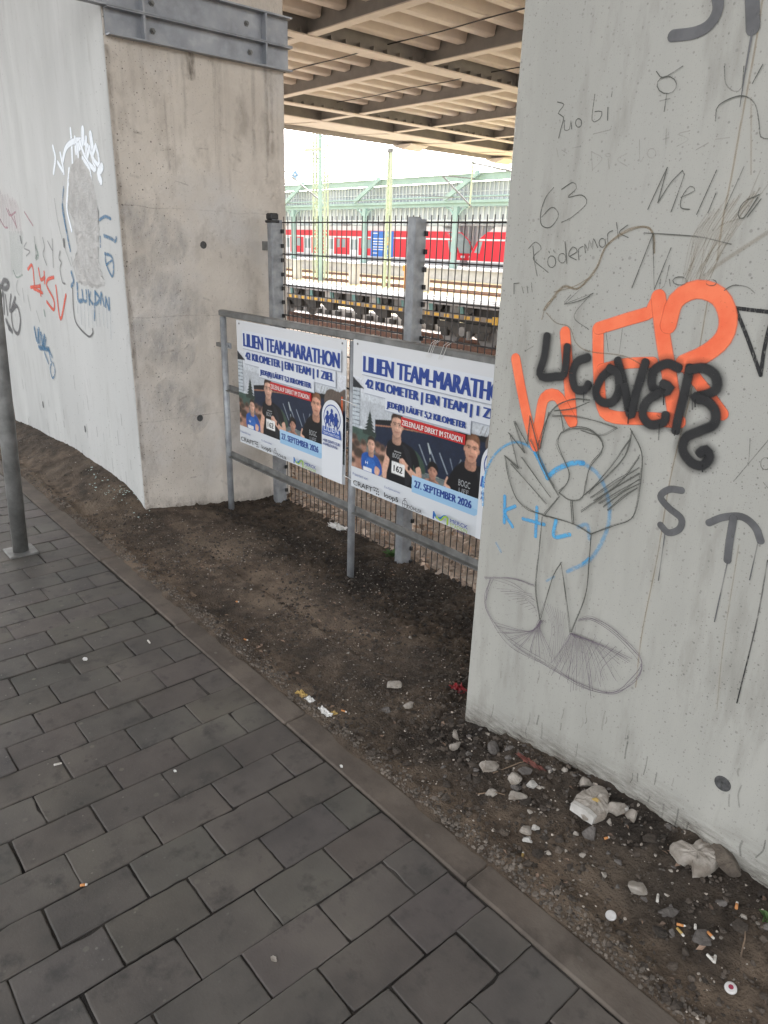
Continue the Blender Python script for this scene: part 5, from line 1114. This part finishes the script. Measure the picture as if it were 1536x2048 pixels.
def masts():
    t = thing('lattice_mast', (-58, 42, -1.46), 'tall pale green lattice mast with a tubular centre, nearest the beige pillar', 'lattice mast', 'masts by the tracks')
    xa, xb = -58.85, -57.1; ya, yb = 41.9, 42.25; z0, z1 = 2.2, 16
    mb = MB()
    for x in (xa, xb):
        for y in (ya, yb): mb.beam((x, y, -1.46), (x, y, z1), .13, .13)
    mb.build('leg_frame', M['mast'], t)
    mb = MB(); z = -1.2; k = 0
    while z < z1 - 1.3:
        for y in (ya, yb): mb.beam((xa, y, z), (xb, y, z + 1.25), .06, .06); mb.beam((xb, y, z), (xa, y, z + 1.25), .06, .06)
        z += 1.25
    mb.build('lattice', M['mast'], t)
    MB().tube([(-56.98, 41.3, -1.46), (-56.98, 41.3, 10.8)], [.20, .15], 12).build('centre_tube', M['green_steel'], t)
    MB().beam((xa - .2, 41.2, 9.55), (xb + .3, 41.2, 9.5), .25, .22).build('cross_arm', M['mast'], t)
    MB().beam((xa - 5, 41.2, 10.5), (xa, 41.2, 9.75), .09, .09).beam((xa + .6, 41.2, 9.6), (-56.98, 41.25, 8.5), .08, .08).beam((-64.5, 41.1, 9.0), (-57.05, 41.25, 5.45), .11, .11).build('cantilever', M['galv_dull'], t)
    t2 = thing('lattice_mast', (-47.2, 41, -1.46), 'narrow pale green ladder-like mast standing alone at mid gap', 'lattice mast', 'masts by the tracks')
    xa, xb = -47.52, -46.92; mb = MB()
    for x, xt in ((xa, -47.36), (xb, -47.12)): mb.beam((x, 41, -1.46), (xt, 41, 8.6), .15, .2)
    mb.build('leg_frame', M['mast'], t2)
    mb = MB(); z = -1.2; k = 0
    while z < 8.2:
        f = (z + 1.46) / 10; a, b = xa + .16 * f, xb - .2 * f
        mb.beam((a, 41, z), (b, 41, z + .28), .06, .06); z += .52
    mb.build('lattice', M['mast'], t2)
    MB().box(-47.42, -47.06, 40.85, 41.15, 8.6, 8.9).build('top_plate', M['galv_dull'], t2)
    t3 = thing('catenary_arm', (-39.3, 42, 5), 'overhead line arm with slanting stay beside the graffiti pillar', 'overhead line arm')
    MB().beam((-39.35, 42, 4.6), (-39.3, 42, 7.7), .1, .1).build('hanger', M['mast'], t3)
    MB().beam((-42.4, 42, 6.85), (-39.1, 42, 6.5), .09, .09).beam((-42.3, 42, 6.8), (-39.2, 42, 4.65), .1, .1).beam((-40.4, 42, 7.75), (-35, 42, 6.7), .1, .1).beam((-46, 42, 5.6), (-41, 42, 5.3), .06, .06).build('stay', M['galv_dull'], t3)
    s = thing('signal_board', (-61.35, 41.6, 5), 'small blue diamond board with white square by the mast', 'sign')
    c = (-61.35, 7.68); R = .62
    MB().prism([(c[0] - R, c[1]), (c[0], c[1] - R * .75), (c[0] + R, c[1]), (c[0], c[1] + R * .75)], 'y', 41.6, 41.64).build('board', M['signblue'], s)
    mb = MB()
    for a, b in ((.80, .66),):
        mb.add([(c[0] - R * a, 41.595, c[1]), (c[0], 41.595, c[1] - R * a * .75), (c[0] + R * a, 41.595, c[1]), (c[0], 41.595, c[1] + R * a * .75), (c[0] - R * b, 41.595, c[1]), (c[0], 41.595, c[1] - R * b * .75), (c[0] + R * b, 41.595, c[1]), (c[0], 41.595, c[1] + R * b * .75)], [(0, 1, 5, 4), (1, 2, 6, 5), (2, 3, 7, 6), (3, 0, 4, 7)])
    mb.add([(c[0] - .2, 41.594, c[1]), (c[0], 41.594, c[1] - .15), (c[0] + .2, 41.594, c[1]), (c[0], 41.594, c[1] + .15)], [(0, 1, 2, 3)]); mb.build('symbol', M['white'], s)
    MB().tube([(-61.35, 41.7, 7.7), (-61.35, 41.7, 10.4)], .03, 6).build('hanger', M['galv_dull'], s)
    for i, (y, z, l) in enumerate(((41.5, 7.6, 'thin overhead wire passing the blue diamond board'), (42.4, 5.3, 'thin overhead wire low above the yellow gravel'))):
        o = MB().tube([(-160, y, z), (-5, y, z)], .018, 5).build('overhead_wire', M['galv_dull']); tag(o, l, 'overhead wire')
masts()

# ------------------------------------------------------------------ stones, butts, litter
def rock_obj(name, x, y, r, seed, m, label, cat='stone', group=None, flat=.7, sub=3, sink=.42, rz=0):
    v, f = rock(r, seed, flat, sub); a = rz; R = np.array([[math.cos(a), -math.sin(a), 0], [math.sin(a), math.cos(a), 0], [0, 0, 1]])
    z = float(soil_h(x, y)); mb = MB().add(v @ R.T + np.array([x, y, z + r * flat * (1 - sink) * .85]), f)
    return tag(mb.build(name, M[m]), label, cat, group)
def at(px, py, it=5):
    z = 0
    for i in range(it): p = on_z(px, py, z); z = float(soil_h(p[0], p[1]))
    return p
p = at(1185, 1630)
def chunk(px, py, pts, h, m, name, label, tilt=0):
    """broken concrete lump: irregular outline (m), rough top"""
    c = at(px, py); z = float(soil_h(c[0], c[1])) - .01; n = len(pts); mb = MB(); vs = []
    q = np.random.default_rng(len(label)); rings = ((1.0, 0), (1.04, .45), (.95, .85), (.62, 1.0), (.3, .96))
    P = np.array(spline(pts, .012, True)); P = P + q.normal(0, .0015, P.shape); n = len(P); c0 = P.mean(0)
    for s_, hh in rings:
        for i, e in enumerate(P):
            rr = np.linalg.norm(e - c0); d = c0 + (e - c0) * s_ * (1 if s_ > .8 else (.045 / rr) ** .8); vs.append((c[0] + d[0], c[1] + d[1], z + h * hh * (1 + tilt * d[1] / .05) + q.normal(0, .0018)))
    fs = [(k * n + i, k * n + (i + 1) % n, (k + 1) * n + (i + 1) % n, (k + 1) * n + i) for k in range(4) for i in range(n)]
    vs.append((c[0] + c0[0], c[1] + c0[1], z + h * 1.0)); fs += [(4 * n + i, 4 * n + (i + 1) % n, 5 * n) for i in range(n)]
    mb.add(vs, fs); return tag(mb.build(name, M[m]), label, 'stone'), c, z
b1, c1, z1 = chunk(1186, 1622, [(-.055, -.03), (.005, -.062), (.048, -.035), (.05, .0), (.02, .05), (-.01, .075), (-.045, .045)], .045, 'stone', 'concrete_lump', 'largest pale concrete lump with white broken face below the pillar', .15)
MB().prism([(c1[0] - .048, z1 + .004), (c1[0] + .036, z1 + .004), (c1[0] + .040, z1 + .034), (c1[0] + .01, z1 + .042), (c1[0] - .045, z1 + .036)], 'y', c1[1] - .062, c1[1] - .045).build('broken_face', M['stone_white'], b1)
MB().add(*(lambda v, f: (v * np.array([.016, .016, .008]) + np.array([c1[0] + .005, c1[1] + .0, z1 + .046]), f))(*LOW[0])).build('pebble_inclusion', M['yellowleaf'], b1)
chunk(1388, 1712, [(-.06, -.03), (-.02, -.05), (.01, -.035), (.03, -.06), (.055, -.02), (.06, .035), (.03, .06), (-.015, .055), (-.02, .02), (-.05, .01)], .04, 'stone', 'concrete_lump', 'jagged pale concrete lump touching the pillar, nearest the right edge', .1)
for i, (px, py, r, m, lab, fl) in enumerate(((910, 1476, .024, 'stone', 'pinkish stone left of the pillar corner, upper of two', .8), (908, 1499, .025, 'stone', 'grey rounded stone left of the pillar corner, lower of two', .8), (972, 1537, .034, 'stone', 'flat wedge of speckled grey stone under the pillar corner', .45),
        (786, 1374, .030, 'stone', 'pale cream stone alone on the bare soil', .7), (818, 1414, .026, 'stone', 'oblong pale stone on the soil left of the pillar', .6), (773, 1425, .016, 'stone_dark', 'brownish pebble on the soil beside the oblong stone', .7), (1266, 1781, .026, 'stone', 'triangular pinkish stone between the lump and the bottle cap', .8),
        (1026, 1560, .027, 'stone', 'beige rounded stone in the rubble under the red leaf', .7), (1052, 1553, .022, 'stone_dark', 'grey brown stone beside the beige rounded one', .7), (1064, 1577, .018, 'stone_white', 'bright white pebble in the rubble', .7), (1032, 1598, .022, 'stone', 'flat beige pebble at the lower end of the rubble', .5), (1170, 1570, .022, 'stone', 'pale stone at the foot of the pillar above the largest lump', .8), (985, 1587, .020, 'stone', 'square cream pebble on the left of the rubble', .6),
        (1228, 1625, .026, 'stone', 'tall pale shard right of the largest lump', .9), (1252, 1620, .012, 'stone_white', 'white chip near the pale shard', .7), (1263, 1638, .022, 'stone', 'beige shard behind the white chip', .8), (1052, 1663, .018, 'stone', 'round grey pebble with white chips beside it', .7), (1068, 1665, .012, 'stone_white', 'white chip right of the round grey pebble', .7), (1055, 1681, .012, 'stone_white', 'white chip below the round grey pebble', .6), (1176, 1680, .028, 'stone_dark', 'dark stone below the largest lump', .8), (1450, 1722, .042, 'clodstone', 'brown earth-stained stone right of the jagged lump', .8), (985, 1506, .028, 'stone_dark', 'dark angular stone under the pillar corner', .7), (1030, 1580, .018, 'stone_dark', 'dark pebble in the middle of the rubble', .7), (1400, 1885, .030, 'stone_dark', 'flat dark stone among the cigarette butts', .35), (1340, 1825, .028, 'stone_dark', 'long ribbed dark stone above the cigarette butts', .4))):
    c = at(px, py); rock_obj('stone', c[0], c[1], r * 1.2, 300 + i, m, lab, flat=fl, rz=i * 1.3)
def small_stones():
    q = np.random.default_rng(31); base = {}
    spots = []
    while len(spots) < 150:
        if q.random() < .72: x = -1.5 + 1.25 * q.random(); y = 1.56 + .30 * q.random() ** .6
        else: x = -3.9 + 2.4 * q.random(); y = 1.5 + 1.1 * q.random()
        if x > -1.62 and y > 1.86: continue
        if q.random() > .35 + .65 * (abs(x + 1.15) < .22 or abs(x + .75) < .2): continue
        spots.append((x, y))
    for i, (x, y) in enumerate(spots):
        k = q.integers(6); m = ('stone', 'stone', 'stone_dark', 'stone_dark', 'stone', 'stone_dark')[k]
        if k not in base: o = rock_obj('pebble', x, y, .010, 500 + int(k), m, 'x', 'pebble', sub=2); base[k] = o
        else: o = base[k].copy(); COL.objects.link(o)
        r = .5 + 1.1 * q.random() ** 2; o.scale = (r, r, r * .85); o.rotation_euler = (q.normal(0, .2), q.normal(0, .2), q.random() * 6.28); o.location = (x, y, float(soil_h(x, y)) - .002 * r)
        pale = m == 'stone'; a = x > -1.62
        o['group'] = 'pebbles on the dirt strip'
        o['label'] = ('small pale pebble' if pale else 'small dark pebble') + (' in the rubble below the graffiti pillar' if a else ' on the bare soil in front of the railing')
small_stones()
def butt(px, py, ang, label, m='filter', L=.024, m2=None, onpave=False):
    c = on_z(px, py, 0.002) if onpave else at(px, py); z = (.002 if onpave else float(soil_h(c[0], c[1]))) + .0045; d = np.array([math.cos(ang), math.sin(ang), q0.normal(0, .08)])
    t = thing('cigarette_butt', (c[0], c[1], z), label, 'cigarette butt', 'cigarette butts on the ground')
    a = np.array([c[0], c[1], z]) - d * L / 2; b = a + d * L * .72; e = a + d * L
    MB().tube([a, a + (b - a) * .5, b], .0039, 10).build('filter_tip', M[m], t, True)
    MB().tube([b + d * .0003, e], [.0039, .0031], 10).build('burnt_end', M['ash' if m2 is None else m2], t, True)
q0 = np.random.default_rng(77)
butt(1472, 1816, 1.9, 'orange cigarette butt upright in view near the pillar foot at the right'); butt(1362, 1853, .6, 'orange cigarette butt beside the dark ribbed stone, white end left'); butt(1418, 1885, -.5, 'orange cigarette butt at the right end of the flat dark stone')
butt(1418, 1929, -.2, 'cream cigarette butt lying lowest of the butts', 'ash'); butt(1429, 1920, 1.9, 'white cigarette butt touching the cream one', 'ash'); butt(1390, 1856, 2.0, 'short white cigarette butt right of the orange one', 'ash', .016); butt(1314, 1802, 2.0, 'thin white cigarette butt above the bottle caps', 'ash', .03)
butt(1212, 1685, 1.2, 'orange cigarette butt below the largest concrete lump', 'filter', .018); butt(688, 1424, .6, 'orange cigarette butt beside the white wrapper at the kerb'); butt(1360, 1868, -.3, 'yellowed cigarette butt under the orange one', 'yellowleaf', .026); butt(1045, 1712, 2.1, 'yellowed cigarette butt at the kerb below the rubble', 'yellowleaf', .022); butt(475, 1205, .4, 'orange cigarette butt on the bare soil in front of the railing', 'filter', .02)
butt(492, 1281, .4, 'orange cigarette butt near the kerb, left of the wrapper', 'filter', .024); butt(168, 1772, 1.0, 'orange cigarette butt in a paver joint', 'filter', .02, None, True); butt(116, 1530, 1.5, 'white cigarette butt standing out in a paver joint', 'ash', .026, None, True); butt(298, 1285, 0, 'white cigarette butt on the paving near the kerb', 'ash', .026, None, True)
for px, py, lab, ring in ((1460, 1981, 'white bottle cap with dark red centre', True), (1221, 1834, 'bent white bottle cap with no print', False)):
    c = at(px, py); z = float(soil_h(c[0], c[1])) + .007; t = thing('bottle_cap', (c[0], c[1], z), lab, 'bottle cap')
    n = 42; vs = []; rings = ((.0128, -.003), (.0135, -.0025), (.0125, .0015), (.0112, .0022), (.0001, .0024))
    for r_, h in rings:
        for i in range(n): a = 6.2832 * i / n; rr = r_ * (1 + (.05 * math.sin(21 * a) if r_ > .0124 else 0)); vs.append((c[0] + rr * math.cos(a) * 1.15, c[1] + rr * math.sin(a) * 1.15, z + h + .25 * rr * math.sin(a)))
    MB().add(vs, [(k * n + i, k * n + (i + 1) % n, (k + 1) * n + (i + 1) % n, (k + 1) * n + i) for k in range(4) for i in range(n)]).build('crown', M['capmetal'], t, True)
    if ring: MB().add([(c[0] + .0062 * math.cos(6.2832 * i / 20), c[1] + .0062 * math.sin(6.2832 * i / 20), z + .0030 + .25 * .0062 * math.sin(6.2832 * i / 20)) for i in range(20)], [tuple(range(20))]).build('print', M['capred'], t)
def crumple(name, px, py, s, m, label, cat, seed, h=.5, stretch=(1, 1), up=0):
    c = at(px, py); q = np.random.default_rng(seed); n = 9; X, Y = np.meshgrid(np.linspace(-1, 1, n), np.linspace(-1, 1, n)); Z = np.abs(q.normal(0, h, X.shape)) * (1 - .5 * np.maximum(abs(X), abs(Y)))
    X = X + q.normal(0, .15, X.shape); Y = Y + q.normal(0, .15, Y.shape); z = float(soil_h(c[0], c[1])) + up
    V = np.stack([c[0] + X * s * stretch[0], c[1] + Y * s * stretch[1], z + .003 + Z * s], -1).reshape(-1, 3); I = np.arange(n * n).reshape(n, n)
    F = np.stack([I[:-1, :-1], I[:-1, 1:], I[1:, 1:], I[1:, :-1]], -1).reshape(-1, 4)
    V2 = V - np.array([0, 0, .0012]); nn = n * n; F2 = F[:, ::-1] + nn
    return tag(MB().add(np.concatenate([V, V2]), [tuple(f) for f in np.concatenate([F, F2])]).build(name, M[m]), label, cat)
crumple('wrapper', 620, 1401, .020, 'paper', 'white crumpled wrapper beside the kerb', 'litter', 1, .35, (1.1, .7)); crumple('wrapper', 603, 1390, .024, 'yellowleaf', 'yellow torn wrapper scrap above the white one', 'litter', 2, .35, (1.1, .6)); crumple('wrapper', 650, 1425, .024, 'paper', 'dirty grey wrapper scrap below the white one', 'litter', 3, .2, (1.4, .6)); crumple('wrapper', 667, 1428, .012, 'yellowleaf', 'small yellow scrap by the orange butt', 'litter', 4, .3)
crumple('wrapper', 918, 1380, .03, 'red_litter', 'crumpled red wrapper at the pillar corner', 'litter', 5, .5, (1.3, .7)); crumple('leaf', 1060, 1527, .03, 'leaf_red', 'dark red leaf at the foot of the pillar', 'leaf', 6, .25, (1.6, .4)); crumple('plastic_bag', 676, 1056, .055, 'paper', 'white crumpled plastic at the fence between the posts', 'litter', 7, .25, (1.4, .7), .01)
crumple('leaf', 385, 1190, .02, 'twig', 'brown leaf on the soil by the kerb', 'leaf', 9, .2, (1.4, .6)); crumple('paper_scrap', 1085, 1835, .006, 'paper', 'tiny paper scrap', 'litter', 12, .2) if False else None
def pave_marks():
    q = np.random.default_rng(14)
    for i, (px, py, s, lab) in enumerate(((170, 1318, .016, 'white paper scrap on the paving near the left edge'), (683, 1534, .008, 'white paper crumb lying on the kerb'), (548, 1918, .011, 'pale ring of chewing gum on the paving'), (350, 1542, .008, 'white crumb on a paver'))):
        c = on_z(px, py, .004); n = 12; mb = MB(); P = [(c[0] + s * (.6 + .5 * q.random()) * math.cos(6.283 * k / n), c[1] + s * .7 * (.6 + .5 * q.random()) * math.sin(6.283 * k / n)) for k in range(n)]
        mb.prism(P, 'z', .003 if i != 1 else .006, .006 if i != 1 else .009); tag(mb.build('paper_scrap' if i != 2 else 'chewing_gum', M['paper' if i != 2 else 'stone']), lab, 'litter' if i != 2 else 'chewing gum')
pave_marks()
def glass():
    q = np.random.default_rng(9); mb = MB()
    for i in range(80):
        px = 175 + 130 * q.random(); py = 930 + (px - 175) * .55 + 50 * q.random()
        c = at(px, py); s = .003 + .007 * q.random(); z = float(soil_h(c[0], c[1])) + .002
        v, f = LOW[q.integers(8)]; mb.add(v * np.array([s, s, s * .4]) + np.array([c[0], c[1], z + .003]), f)
    tag(mb.build('glass_debris', M['glass_bits']), 'scattered broken glass on the soil before the grey wall', 'broken glass', kind='stuff')
glass()
def twigs():
    q = np.random.default_rng(6)
    for i in range(9):
        px, py = 615 + 60 * q.random(), 1010 + 45 * q.random(); c = at(px, py); a = q.normal(-.5, .5); L = .10 + .18 * q.random(); d = np.array([math.cos(a), math.sin(a), .05]); z = float(soil_h(c[0], c[1])) + .02
        p0 = np.array([c[0], c[1], z]); tag(MB().tube([p0 - d * L / 2, p0 + np.array([0, 0, .012]), p0 + d * L / 2 + np.array([0, .02, 0])], [.003, .0025, .0015], 6).build('twig', M['twig']), 'thin dry twig in the heap at the fence between the posts', 'twig', 'dry twigs by the fence')
    for px0, py0, px1, py1, lab in ((985, 1550, 1085, 1520, 'long thin twig lying in the rubble under the pillar'), (1478, 1925, 1489, 1860, 'thin curved stalk right of the cigarette butts'), (955, 1592, 1010, 1594, 'short twig on the pebbles below the speckled stone'), (880, 1065, 930, 1050, 'thin pale stick on the soil behind the railing post')):
        a, b = at(px0, py0), at(px1, py1); m_ = (a + b) / 2; za, zb = float(soil_h(a[0], a[1])), float(soil_h(b[0], b[1]))
        tag(MB().tube([(a[0], a[1], za + .008), (m_[0], m_[1] + .01, (za + zb) / 2 + .016), (b[0], b[1], zb + .008)], [.0022, .002, .0012], 6).build('twig', M['twig']), lab, 'twig')
twigs()
def weed(px, py, n, s, label, seed):
    q = np.random.default_rng(seed); c = at(px, py); z = float(soil_h(c[0], c[1])); t = thing('weed', (c[0], c[1], z), label, 'weed'); mb = MB()
    for i in range(n):
        a = q.random() * 6.283; e = .3 + .9 * q.random(); L = s * (.6 + .7 * q.random()); d = np.array([math.cos(a) * math.cos(e), math.sin(a) * math.cos(e), math.sin(e)]); side = np.array([-math.sin(a), math.cos(a), 0]) * L * .22
        p = np.array([c[0], c[1], z]) + d * L * .25; mb.add([p, p + d * L * .4 + side + [0, 0, .004], p + d * L * .85 - [0, 0, .15 * L], p + d * L * .4 - side + [0, 0, .004]], [(0, 1, 2), (0, 2, 3)])
    mb.build('leaves', M['weed'], t); MB().tube([(c[0], c[1], z - .01), (c[0], c[1], z + s * .4)], .002, 5).build('stem', M['weed'], t)
weed(783, 1112, 26, .06, 'small green weed at the foot of the middle fence post', 1); weed(1534, 1845, 14, .03, 'tiny green weed at the right edge below the pillar', 2)

for o in bpy.data.objects:
    if '_o' in o: del o['_o']
